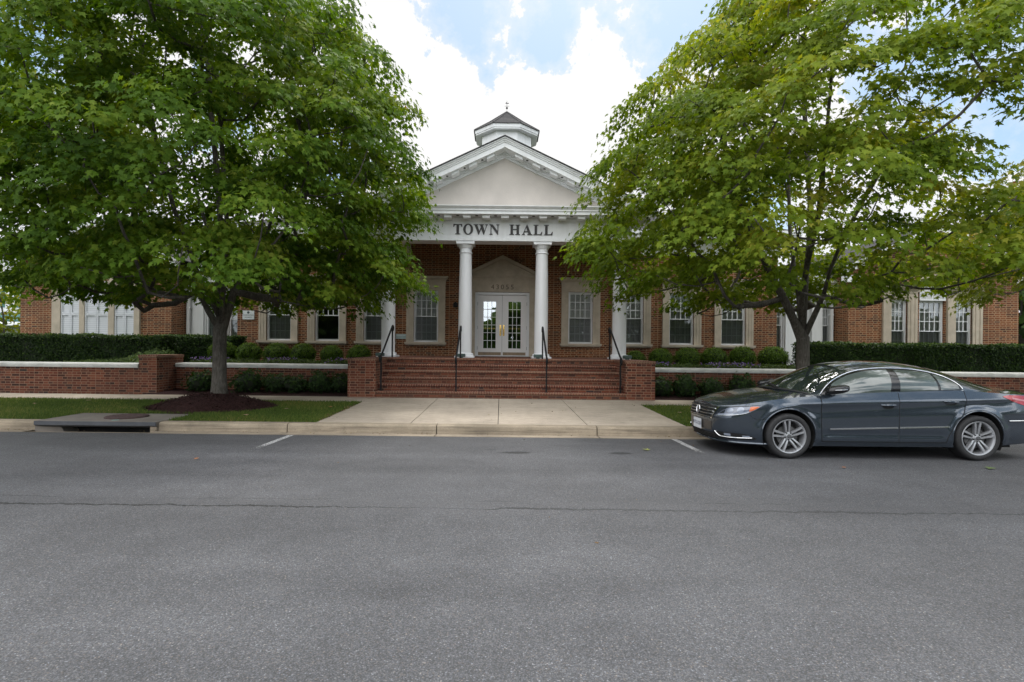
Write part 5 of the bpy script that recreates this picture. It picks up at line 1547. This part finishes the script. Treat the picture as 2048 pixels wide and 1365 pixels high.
def hedge(name, x0, x1, y0, y1, z0, z1, n, label):
    t = thing(name, label, 'hedge', ((x0+x1)/2, (y0+y1)/2, z0)); og = ((x0+x1)/2, (y0+y1)/2, z0)
    MB().box(x0+.07, x1-.07, y0+.09, y1-.09, z0, z1-.08).build('core', M['hedgecore'], t, og)
    a_f, a_t, a_e = (x1-x0)*(z1-z0), (x1-x0)*(y1-y0), (y1-y0)*(z1-z0)
    tot = a_f+a_t+2*a_e; Ps = []; Ns = []
    def wob(u, v): return .035*np.sin(u*2.1+v)+.025*np.sin(u*5.3+v*3.1)
    k = int(n*a_f/tot); u = rng.uniform(x0, x1, k); v = rng.uniform(z0, z1, k)
    Ps.append(np.column_stack([u, y0+wob(u, v)+np.abs(rng.normal(0, .05, k))+.10*np.clip((v-z1+.18)/.18, 0, 1)**2, v+wob(u, v*0)*.6])); Ns.append(np.tile((0, -1, .25), (k, 1)))
    k = int(n*a_t/tot); u = rng.uniform(x0, x1, k); v = rng.uniform(y0, y1, k)
    Ps.append(np.column_stack([u, v, z1+wob(u, v)*.8-np.abs(rng.normal(0, .035, k))-.08*np.clip((y0+.15-v)/.15, 0, 1)**2])); Ns.append(np.tile((0, -.2, 1), (k, 1)))
    for xe, sg in ((x0, -1), (x1, 1)):
        k = int(n*a_e/tot); v = rng.uniform(y0, y1, k); w = rng.uniform(z0, z1, k)
        Ps.append(np.column_stack([xe-sg*np.abs(rng.normal(0, .05, k)), v, w])); Ns.append(np.tile((sg, 0, .2), (k, 1)))
    P = np.vstack(Ps); N = np.vstack(Ns)+rng.normal(0, .5, (len(P), 3)); k = len(P)
    V = leaf_polys(P, N, rng.normal(0, 1, (k, 3))+np.array((0, 0, .6)), rng.uniform(.04, .075, k), OVAL, .2, .2)
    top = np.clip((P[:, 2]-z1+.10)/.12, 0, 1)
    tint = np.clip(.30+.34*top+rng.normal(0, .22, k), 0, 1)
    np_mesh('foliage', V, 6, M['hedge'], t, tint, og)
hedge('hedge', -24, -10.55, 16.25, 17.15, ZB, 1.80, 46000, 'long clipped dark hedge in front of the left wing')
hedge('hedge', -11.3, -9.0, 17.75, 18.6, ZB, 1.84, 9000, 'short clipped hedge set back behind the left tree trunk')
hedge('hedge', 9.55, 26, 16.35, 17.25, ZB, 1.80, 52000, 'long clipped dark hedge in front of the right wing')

# ivy spill and bedding flowers
def bedding(x0, x1, y0, y1, n, nf, label):
    P = np.column_stack([rng.uniform(x0, x1, n), rng.uniform(y0, y1, n), np.zeros(n)])
    h = .5+.5*np.sin(P[:, 0]*5.1+np.sin(P[:, 1]*4)*2)*np.sin(P[:, 1]*6+P[:, 0]*2.2)
    P[:, 2] = ZB+.03+rng.uniform(0, 1, n)*(.05+.11*h)
    V = leaf_polys(P, rng.normal(0, .6, (n, 3))+np.array((0, -.3, 1)), rng.normal(0, 1, (n, 3))+np.array((0, 0, .3)), rng.uniform(.05, .10, n), OVAL, .15, .3)
    tag(np_mesh('bedding_plants', V, 6, M['bedleaf'], tint=np.clip(rng.beta(2, 2.5, n), 0, 1)), 'low leafy bedding plants along the '+label, 'bedding plants', kind='stuff')
    P = np.column_stack([rng.uniform(x0, x1, nf), rng.uniform(y0, y1, nf), np.zeros(nf)])
    keep = np.sin(P[:, 0]*2.7+1.3)+np.sin(P[:, 0]*1.1)*.7 > -.1; P = P[keep]; nf = len(P)
    P[:, 2] = ZB+.10+rng.uniform(0, .13, nf)
    V = leaf_polys(P, rng.normal(0, .5, (nf, 3))+np.array((0, -1, .5)), rng.normal(0, 1, (nf, 3)), rng.uniform(.03, .06, nf), np.array([(0, 0), (.4, .3), (.35, .8), (-.35, .8), (-.4, .3)]), .1, .1)
    tag(np_mesh('purple_flowers', V, 5, M['petal'], tint=rng.uniform(0, 1, nf)), 'small purple flowers dotted along the '+label, 'flowers', kind='stuff')
bedding(-9.35, -4.15, 15.75, 16.75, 8000, 650, 'planter bed left of the steps')
bedding(4.2, 9.4, 15.75, 16.75, 8000, 650, 'planter bed right of the steps')
n = 5000
P = np.column_stack([rng.uniform(-12.6, -10.0, n), rng.uniform(14.95, 16.3, n), np.zeros(n)])
P[:, 2] = ZB+.02+np.clip((P[:, 1]-14.9)/1.4, 0, 1)*(.42*np.exp(-((P[:, 0]+10.6)/.75)**2)+.04)*rng.uniform(.6, 1.05, n)
V = leaf_polys(P, rng.normal(0, .5, (n, 3))+np.array((0, -.7, .8)), rng.normal(0, 1, (n, 3)), rng.uniform(.06, .12, n), OVAL, .15, .3)
tag(np_mesh('ground_cover', V, 6, M['bedleaf'], tint=np.clip(rng.beta(2, 3.5, n), 0, 1)), 'green ground cover sloping up beside the left brick pier', 'ground cover', kind='stuff')

# ---- trees
def tree(name, label, base, prof, leaf_mat, seed, npads=170, per=300, trunk_r=.17, fork=2.2, leaf=.14, sx=1.0, sy=1.0, group=None, shift=(0, 0), dens=lambda p: 1.0, cat='tree', detail=True, lowcut=None, spread=1.0, lowtilt=0.0):
    r = np.random.default_rng(seed)
    t = thing(name, label, cat, base, group); B = np.array(base, float)
    zs = np.array([p[0] for p in prof]); Rs = np.array([p[1] for p in prof])
    pads = []; tries = 0
    while len(pads) < npads and tries < 30000:
        tries += 1
        z = r.uniform(zs[0], zs[-1]); R = np.interp(z, zs, Rs)
        if r.uniform() > (R/Rs.max())**1.2: continue
        a = r.uniform(0, 2*PI); f = r.uniform(.12, 1)**.42
        x = R*f*math.cos(a)*sx+shift[0]*(z-zs[0])/(zs[-1]-zs[0]); y = R*f*math.sin(a)*sy+shift[1]*(z-zs[0])/(zs[-1]-zs[0])
        p = np.array((x, y, z))
        if r.uniform() > dens(p): continue
        if pads:
            q = np.array(pads); dd = np.linalg.norm((q-p)*np.array((1, 1, 1.6)), axis=1).min()
            if dd < .62*spread: continue
        pads.append(p)
    pads = np.array(pads)
    # branches: a trunk that forks, then every pad joined to the nearest branch that leads inwards
    nodes = [np.array((0, 0, z)) for z in np.linspace(0, fork, 8)]; par = [-1]+list(range(7)); depth = [0.0]*8
    top = zs[-1]*.86
    lead = []
    nl = 6
    for k in range(nl):
        a = 2*PI*k/nl+r.uniform(-.3, .3); inc = r.uniform(.35, .62) if k else .08
        prev = 7 if k % 2 == 0 else 6
        L = (top-fork)*r.uniform(.5, .8) if k else top-fork
        p = nodes[prev].copy(); d = np.array((math.cos(a)*inc, math.sin(a)*inc, 1-.4*inc))
        for s_ in range(10):
            d = d+r.normal(0, .07, 3)+np.array((0, 0, .05)); d = d/np.linalg.norm(d)
            p = p+d*L/10; nodes.append(p.copy()); par.append(prev); depth.append(0); prev = len(nodes)-1
    for p in pads[np.argsort(np.linalg.norm(pads-np.array((0, 0, fork)), axis=1))]:
        N = np.array(nodes); dv = p-N; dist = np.linalg.norm(dv, axis=1)
        cost = dist*(1+.9*np.clip(-(dv[:, 2])/np.maximum(dist, .01)-.05, 0, 1)) + np.where(N[:, 2] < fork*.93, 6, 0) + np.where(np.linalg.norm(N[:, :2], axis=1) > np.linalg.norm(p[:2])+.2, 1.5, 0)
        j = int(np.argmin(cost)); n_ = max(2, int(dist[j]/.35)); prev = j; start = N[j]
        bow = np.array((0, 0, -.10*dist[j]))+r.normal(0, .05*dist[j], 3)
        for s_ in range(1, n_+1):
            u = s_/n_; q = start*(1-u)+p*u + bow*math.sin(PI*u)*1.0
            nodes.append(q); par.append(prev); depth.append(0); prev = len(nodes)-1
    N = np.array(nodes); nn = len(N)
    acc = np.zeros(nn); kids = [[] for _ in range(nn)]
    for i in range(nn-1, 0, -1): kids[par[i]].append(i)
    rad = np.zeros(nn); ex = 2.35
    for i in range(nn-1, -1, -1):
        s_ = sum(rad[k]**ex for k in kids[i]); rad[i] = max(.011, s_**(1/ex)) if kids[i] else .010
    sc = trunk_r/rad[5]; rad = np.maximum(rad*sc**np.clip(rad/rad[5]*2, .25, 1), .007)
    # tubes along chains
    m = MB(); done = set()
    def chain(i):
        c = [i]
        while kids[c[-1]]:
            c.append(max(kids[c[-1]], key=lambda k: rad[k]))
        return c
    stack = [0]; trunk_only = []
    starts = [(None, 0)]
    while starts:
        p0, i = starts.pop()
        c = chain(i)
        pts = ([N[p0]] if p0 is not None else [])+[N[k] for k in c]; rs = ([min(rad[p0], rad[c[0]]*1.25)] if p0 is not None else [])+[rad[k] for k in c]
        if p0 is None:
            pts = [np.array((0, 0, -.25)), np.array((0, 0, 0.02))]+[np.array((0, 0, .12)), np.array((0, 0, .35))]+pts[2:]
            rs = [rs[5]*1.45, rs[5]*1.36, rs[5]*1.2, rs[5]*1.08]+[max(v, 0) for v in rs[2:]]
            for q in range(4, 9): rs[q] = trunk_r*(1.03-.02*(q-4)) if q < 8 else rs[q]
        if len(pts) > 1: m.tube([tuple(np.array(q)+B) for q in pts], rs, 14 if rs[0] > .09 else (7 if rs[0] > .03 else 4))
        for k in c:
            for kk in kids[k]:
                if kk not in c: starts.append((k, kk))
    m.build('trunk', M['bark'], t, base, smooth=True, angle=None)
    # leaves: drooping pads of overlapping sprays
    P_, N_, D_, T_ = [], [], [], []
    for p in pads:
        o = p.copy(); o[2] = 0; L = np.linalg.norm(o); o = o/L if L > .3 else unit(r.normal(0, 1, 3)*np.array((1, 1, 0)))
        tt = np.array((-o[1], o[0], 0)); k = int(per*r.uniform(.65, 1.3)*(1 if detail else .5))
        ns = 7; cs_ = np.column_stack([r.uniform(-.55, 1.0, ns), r.uniform(-.85, .85, ns)])
        w = r.integers(0, ns, k)
        a = cs_[w, 0]*.62*spread + r.normal(0, .17*spread, k); b = cs_[w, 1]*.62*spread + r.normal(0, .19*spread, k)
        z = .10 - .30*a - .34*(a*a+b*b)/spread + r.normal(0, .075, k) + r.normal(0, .09, ns)[w]
        P_.append(p+a[:, None]*o+b[:, None]*tt+z[:, None]*np.array((0, 0, 1)))
        out = unit(a[:, None]*o+b[:, None]*tt+1e-6)
        N_.append(out*.55+o*.25+np.array((0, 0, .75))+r.normal(0, .38, (k, 3)))
        D_.append(out*.8+o*.5+np.array((0, 0, -.65))+r.normal(0, .45, (k, 3)))
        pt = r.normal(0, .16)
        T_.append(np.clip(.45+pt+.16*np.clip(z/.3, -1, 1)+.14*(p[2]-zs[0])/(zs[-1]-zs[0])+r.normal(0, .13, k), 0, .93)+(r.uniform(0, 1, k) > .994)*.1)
    P = np.vstack(P_); Nn = np.vstack(N_); D = np.vstack(D_); T = np.concatenate(T_)
    if lowcut is not None:
        ok = P[:, 2] > lowcut+lowtilt*np.maximum(P[:, 0], 0)+.35*np.sin(P[:, 0]*2.1)*np.sin(P[:, 1]*1.7+P[:, 0]); P, Nn, D, T = P[ok], Nn[ok], D[ok], T[ok]
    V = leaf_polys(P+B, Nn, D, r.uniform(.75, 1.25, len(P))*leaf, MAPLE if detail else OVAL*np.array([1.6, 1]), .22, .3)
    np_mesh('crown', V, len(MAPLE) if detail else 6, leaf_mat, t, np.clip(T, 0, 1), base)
    return t
profL = [(2.35, 3.0), (2.9, 4.0), (3.8, 4.2), (5.0, 4.42), (6.3, 4.35), (7.6, 3.95), (8.8, 3.25), (10, 2.3), (11.2, 1.2), (12, .4)]
profR = [(2.5, 3.2), (3.0, 4.4), (3.8, 4.85), (4.8, 4.85), (5.8, 4.65), (6.8, 4.25), (7.8, 3.65), (8.8, 2.8), (9.8, 2.0), (11, .7)]
GT = 'street maples along the kerb'
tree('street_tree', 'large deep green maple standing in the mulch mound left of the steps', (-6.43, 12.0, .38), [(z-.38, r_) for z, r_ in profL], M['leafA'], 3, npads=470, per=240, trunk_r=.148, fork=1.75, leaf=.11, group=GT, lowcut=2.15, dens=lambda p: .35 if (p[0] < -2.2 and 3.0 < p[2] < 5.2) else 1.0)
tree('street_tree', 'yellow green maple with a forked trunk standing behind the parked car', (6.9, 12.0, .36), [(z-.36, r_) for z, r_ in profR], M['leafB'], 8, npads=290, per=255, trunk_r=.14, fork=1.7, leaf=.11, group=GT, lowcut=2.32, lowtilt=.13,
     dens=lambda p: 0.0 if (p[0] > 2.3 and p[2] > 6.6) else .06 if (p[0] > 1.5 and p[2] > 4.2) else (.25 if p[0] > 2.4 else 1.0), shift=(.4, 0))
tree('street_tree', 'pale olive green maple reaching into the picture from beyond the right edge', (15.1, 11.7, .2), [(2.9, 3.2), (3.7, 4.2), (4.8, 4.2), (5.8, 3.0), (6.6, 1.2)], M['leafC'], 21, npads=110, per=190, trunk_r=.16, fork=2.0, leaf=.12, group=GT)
tree('street_tree', 'dark green maple reaching into the picture from beyond the left edge', (-14.6, 12.2, .2), [(2.9, 3.4), (3.8, 4.4), (5, 4.6), (6.5, 4.3), (8, 3.6), (9.5, 2.4), (11, .8)], M['leafA'], 33, npads=110, per=190, trunk_r=.16, fork=2.2, leaf=.12, group=GT)
# background trees
bprof = [(1.2, 1.6), (2.5, 2.6), (4, 2.9), (5.5, 2.4), (7, 1.2), (7.6, .3)]
tree('garden_tree', 'dark leafy tree behind the right end of the hall', (24.0, 24, -.2), [(z*1.15, r_*1.3) for z, r_ in bprof], M['leafD'], 41, npads=90, per=150, trunk_r=.16, fork=1.6, leaf=.26, detail=False, spread=1.5, cat='tree')
tree('garden_tree', 'dark bushy tree at the far right edge beyond the hall', (27.5, 27, -.2), [(z*1.3, r_*1.4) for z, r_ in bprof], M['leafD'], 42, npads=90, per=150, trunk_r=.16, fork=1.6, leaf=.28, detail=False, spread=1.6, cat='tree')
tree('garden_tree', 'young thin yellow green tree in front of the white house', (-30.2, 32, -.2), [(1.8, 1.0), (3, 1.7), (4.2, 1.7), (5.5, 1.1), (6.3, .3)], M['leafC'], 43, npads=42, per=70, trunk_r=.07, fork=1.6, leaf=.22, detail=False, spread=1.1, cat='tree')

# white house far to the left
hs = thing('white_house', 'white clapboard house with green shutters and green porch roof far beyond the hall', 'house', (-43, 46, -.3))
def clap():
    t = NT('white_clapboard'); z = t.sep(t.pos())[2]
    f = t.math('FRACT', t.math('MULTIPLY', z, 1/.16))
    return t.done(t.pbr(Base_Color=t.ramp(f, [(0, .42), (.15, .66), (1, .70)]), Roughness=.7))
M['clap'] = clap(); M['teal'] = plain('green_house_trim', (.04, .13, .115), .6, .15, 3)
hx0, hx1, hy = -50, -38.6, 46
MB().box(hx0, hx1, hy, hy+9, -.3, 7.0).prism([(hx0, 7.0), (hx1, 7.0), ((hx0+hx1)/2, 9.6)], hy, hy+9).build('wall', M['clap'], hs)
r_ = MB()
for sg in (-1, 1):
    xm = (hx0+hx1)/2; r_.prism([(xm, 9.62), (xm+sg*6.2, 6.85), (xm+sg*6.2, 7.0), (xm, 9.8)][::-sg], hy-.4, hy+9.4)
r_.build('roof', M['shingle'], hs)
pr = MB(); pr.prism_x([(hy-2.6, 3.25), (hy-2.6, 3.4), (hy, 4.15), (hy, 3.25)][::-1], hx0-.3, hx1+.3); pch = pr.build('porch_roof', M['teal'], hs)
MB().box(hx0-.3, hx1+.3, hy-2.65, hy-2.4, 2.95, 3.248).build('porch_beam', M['white'], pch)
for x in (-46.5, -43.5, -41.3, -38.7): MB().box(x-.12, x+.12, hy-2.62, hy-2.4, -.3, 2.95).build('porch_post', M['white'], pch)
for x in (-47, -44.4, -41.6, -40.2):
    w = MB().box(x-.5, x+.5, hy-.06, hy-.002, 4.6, 6.2).build('window', M['vinyl'], hs)
    MB().quad((x-.42, hy-.065, 4.7), (x+.42, hy-.065, 4.7), (x+.42, hy-.065, 6.1), (x-.42, hy-.065, 6.1)).build('pane', plain('far_pane', (.06, .07, .08), .15, .2), w)
    for sg in (-1, 1): MB().box(*sorted((x+sg*.52, x+sg*.9)), hy-.05, hy-.003, 4.6, 6.2).build('house_shutter', M['teal'], w)
dr = MB().box(-42.5, -41.5, hy-.07, hy-.002, -.1, 2.2).build('door', M['teal'], hs)

# fallen leaves lying about
def fallen(x, y, z, size, rot, col, label):
    m = MB(); pts = [(a*size*math.cos(rot)-b*size*math.sin(rot)+x, a*size*math.sin(rot)+b*size*math.cos(rot)+y, z+.012+.02*abs(a)) for a, b in MAPLE]
    m.add(pts, [tuple(range(10))]); o = m.build('fallen_leaf', col, None, (x, y, z))
    tag(o, label, 'leaf', 'fallen maple leaves on the ground')
lg_ = plain('leaf_yellow_green', (.20, .22, .05), .7, .2); lo_r = plain('leaf_orange', (.30, .11, .03), .7, .2); lt = plain('leaf_tan', (.30, .20, .11), .8, .2); ldg = plain('leaf_green', (.08, .12, .03), .7, .2)
fallen(2.28, 8.05, road_z(8.05), .13, .6, lg_, 'yellow green fallen leaf on the asphalt between oil stains and car')
fallen(6.55, 7.0, road_z(7.0), .13, 2.2, ldg, 'green fallen leaf on the asphalt in front of the rear wheel')
fallen(4.55, 6.9, road_z(6.9), .06, 1.2, lo_r, 'tiny orange fallen leaf on the asphalt in front of the front wheel')
fallen(-4.05, 7.05, road_z(7.05), .07, 2.8, lo_r, 'tiny orange fallen leaf on the asphalt near the left parking line')
for i, (x, y, c, lab) in enumerate(((-10.3, 11.6, lt, 'tan fallen leaf on the grass left of the storm drain'), (-11.5, 11.0, lo_r, 'orange fallen leaf on the grass at the far left'), (-9.6, 12.3, lt, 'tan fallen leaf near the sidewalk edge at left'), (-5.0, 10.3, lt, 'tan fallen leaf on the grass in front of the mulch mound'), (-4.6, 11.2, lt, 'tan fallen leaf on the grass right of the mulch mound'), (-3.75, 11.6, lo_r, 'brown fallen leaf against the left edge of the walkway'), (3.9, 11.3, lt, 'pale fallen leaf on the grass right of the walkway'))):
    fallen(x, y, lawn_z(x, y)+.04, .11, i*1.3, c, lab)

def litter(name, n, xs, ys, zf, mat, label, size=(.012, .035)):
    P = np.column_stack([rng.uniform(*xs, n), rng.uniform(*ys, n), np.zeros(n)]); P[:, 2] = [zf(x, y) for x, y, _ in P]
    keep = np.sin(P[:, 0]*1.9)+np.sin(P[:, 0]*4.3+2) > -.5; P = P[keep]; k = len(P)
    V = leaf_polys(P, rng.normal(0, .35, (k, 3))+np.array((0, 0, 1)), rng.normal(0, 1, (k, 3)), rng.uniform(*size, k), OVAL, .1, .1)
    tag(np_mesh(name, V, 6, mat, tint=rng.uniform(0, 1, k)), label, 'leaf litter', kind='stuff')
M['litter'] = leafmat('dry_leaf_litter', [(0, (.05, .035, .02)), (.6, (.13, .085, .045)), (1, (.22, .17, .08))], .1)
litter('leaf_litter', 420, (-9, 9), (9.40, 9.53), lambda x, y: -.028, M['litter'], 'crumbs of dry leaves in the gutter along the kerb')
litter('leaf_litter', 260, (-3.52, -3.40), (9.9, 12.8), lambda x, y: lawn_z(x, y)+.02, M['litter'], 'crumbs of dry leaves along the left edge of the walkway', (.03, .08))
litter('leaf_litter', 200, (3.42, 3.56), (9.9, 12.8), lambda x, y: lawn_z(x, y)+.02, M['litter'], 'crumbs of dry leaves along the right edge of the walkway', (.03, .08))
litter('leaf_litter', 60, (-3.3, 3.3), (9.9, 13.9), lambda x, y: .125+(y-9.75)/4.2*.063, M['litter'], 'specks of leaf and twig scattered over the walkway slabs', (.015, .05))
litter('leaf_litter', 70, (-8, 8), (4, 9), lambda x, y: road_z(y)+.004, M['litter'], 'specks of leaf and twig scattered over the asphalt', (.012, .04))
# trees across the street: what the glass and the paint reflect
n = 9000
P = np.column_stack([rng.uniform(-60, 60, n), rng.uniform(-34, -27, n), rng.uniform(0, 1, n)])
hgt = 5.5+2.2*np.sin(P[:, 0]*.23)+1.5*np.sin(P[:, 0]*.61+1)
P[:, 2] = P[:, 2]**.8*hgt
V = leaf_polys(P, rng.normal(0, 1, (n, 3)), rng.normal(0, 1, (n, 3)), rng.uniform(.8, 1.8, n), OVAL*np.array([1.6, 1]), .2, .2)
tag(np_mesh('treeline', V, 6, M['leafD'], tint=rng.beta(2, 2, n)), 'row of trees on the far side of the street', 'treeline', kind='stuff')
# ------------------------------------------------------------------ sky, sun, camera
w = bpy.data.worlds.new('World'); S.world = w; w.use_nodes = True
nt = w.node_tree; nt.nodes.clear()
SUN_EL, SUN_AZ = math.radians(58), math.radians(12)     # azimuth from +y (behind the hall) towards +x
class WT(NT):
    def __init__(s): s.t = nt
t = WT()
sky = t.n('ShaderNodeTexSky', sky_type='NISHITA', sun_disc=False, sun_elevation=SUN_EL, sun_rotation=SUN_AZ, altitude=100.0, air_density=1.0, dust_density=1.5, ozone_density=1.0)
bg1 = t.n('ShaderNodeBackground', i_Color=sky.outputs[0], i_Strength=.10)
d = t.n('ShaderNodeTexCoord').outputs['Generated']
n1 = t.noise(d, 5.5, 10, .64); n2 = t.noise(d, 1.3, 5); n3 = t.noise(d, 11.0, 8, .65)
wrp = t.n('ShaderNodeVectorMath', operation='SUBTRACT', i_0=t.noise(d, 7.0, 5, .6, out=1), i_1=(.5, .5, .5)).outputs[0]
dw = t.n('ShaderNodeVectorMath', operation='MULTIPLY_ADD', i_0=wrp, i_1=(.16, .16, .16), i_2=d).outputs[0]
def dirn(px, py):
    v = np.array(((px-VX)/FPX, 1, (VY-py)/FPX)); return tuple(v/np.linalg.norm(v))
cov = None
for px, py, r, *wt in ((872, 5, .085), (940, 70, .075), (985, 135, .055), (1075, 85, .075), (1180, 60, .06), (1310, 5, .08), (1420, -60, .13), (830, -90, .11), (640, 330, .09), (1850, 60, .16), (1330, 10, .09), (2060, 190, .10), (20, 20, .16), (420, 250, .10), (1500, 420, .08)):
    dist = t.n('ShaderNodeVectorMath', operation='DISTANCE', i_0=dw, i_1=dirn(px, py)).outputs['Value']
    k = t.math('SUBTRACT', 1.0, t.math('DIVIDE', dist, r)); k = t.math('MULTIPLY', k, wt[0] if wt else .8)
    cov = k if cov is None else t.math('MAXIMUM', cov, k)
y = t.sep(d)[1]
back = t.math('MULTIPLY', t.math('LESS_THAN', y, .2), t.math('MULTIPLY_ADD', n2, 5.0, -2.55))
cov = t.math('MAXIMUM', t.math('MAXIMUM', cov, -2.0), t.math('ADD', back, t.math('MULTIPLY', t.math('GREATER_THAN', y, .2), -3.0)))
edge = t.math('ADD', t.math('MULTIPLY', t.math('SUBTRACT', n1, .5), 2.6), t.math('MULTIPLY', t.math('SUBTRACT', n3, .5), 1.1))
blue = t.ramp(t.math('ADD', cov, edge), [(.18, 0), (.27, .62), (.7, .95)])
white = t.ramp(n2, [(.25, (.86, .88, .92)), (.5, (1.0, 1.0, 1.0)), (.75, (1.04, 1.035, 1.02))])
z = t.sep(d)[2]
hz = t.ramp(z, [(0, (.62, .66, .70)), (.12, (.92, .94, .97)), (.3, (1, 1, 1))])
white = t.mix(1.0, white, hz, 'MULTIPLY')
# unseen clouds behind the camera and overhead, brightened to light facade and road
sky_boost = t.math('ADD', t.ramp(t.math('MULTIPLY', y, -1.0), [(.0, 0), (.5, 1)]), t.ramp(z, [(.62, 0), (.85, 1)]), clamp=True)
bright = t.n('ShaderNodeBackground', i_Color=white, i_Strength=t.math('MULTIPLY_ADD', sky_boost, 2.3, 1.0))
haze = t.n('ShaderNodeBackground', i_Color=(.36, .62, .80), i_Strength=.46)
addb = t.n('ShaderNodeAddShader', i_0=bg1.outputs[0], i_1=haze.outputs[0])
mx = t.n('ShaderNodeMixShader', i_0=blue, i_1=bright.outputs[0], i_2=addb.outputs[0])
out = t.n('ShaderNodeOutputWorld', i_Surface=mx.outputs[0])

ld = bpy.data.lights.new('sun', 'SUN'); ld.energy = 2.0; ld.angle = math.radians(14); ld.color = (1, .96, .89)
sun = bpy.data.objects.new('sun', ld); C.objects.link(sun)
sd = Vector((math.sin(SUN_AZ)*math.cos(SUN_EL), math.cos(SUN_AZ)*math.cos(SUN_EL), math.sin(SUN_EL)))
sun.rotation_euler = sd.to_track_quat('Z', 'Y').to_euler(); sun.location = sd*60

cd = bpy.data.cameras.new('camera'); cd.sensor_width = 36; cd.lens = FPX/2048*36; cd.shift_x = (1024-VX)/2048; cd.shift_y = (VY-682.5)/2048
cd.clip_end = 3000; cd.clip_start = .05
cam = bpy.data.objects.new('camera', cd); C.objects.link(cam)
cam.matrix_world = Matrix.Translation((0, 0, EYE)) @ Matrix.Rotation(PI/2, 4, 'X') @ Matrix.Rotation(ROLL, 4, 'Z')
S.camera = cam
S.render.engine = 'CYCLES'
S.cycles.use_denoising = True
S.cycles.max_bounces = 5; S.cycles.transparent_max_bounces = 10; S.cycles.diffuse_bounces = 3; S.cycles.glossy_bounces = 3; S.cycles.transmission_bounces = 2
S.cycles.use_adaptive_sampling = True; S.cycles.adaptive_threshold = .02
S.cycles.caustics_reflective = False; S.cycles.caustics_refractive = False
S.view_settings.view_transform = 'Standard'; S.view_settings.look = 'None'; S.view_settings.exposure = 0
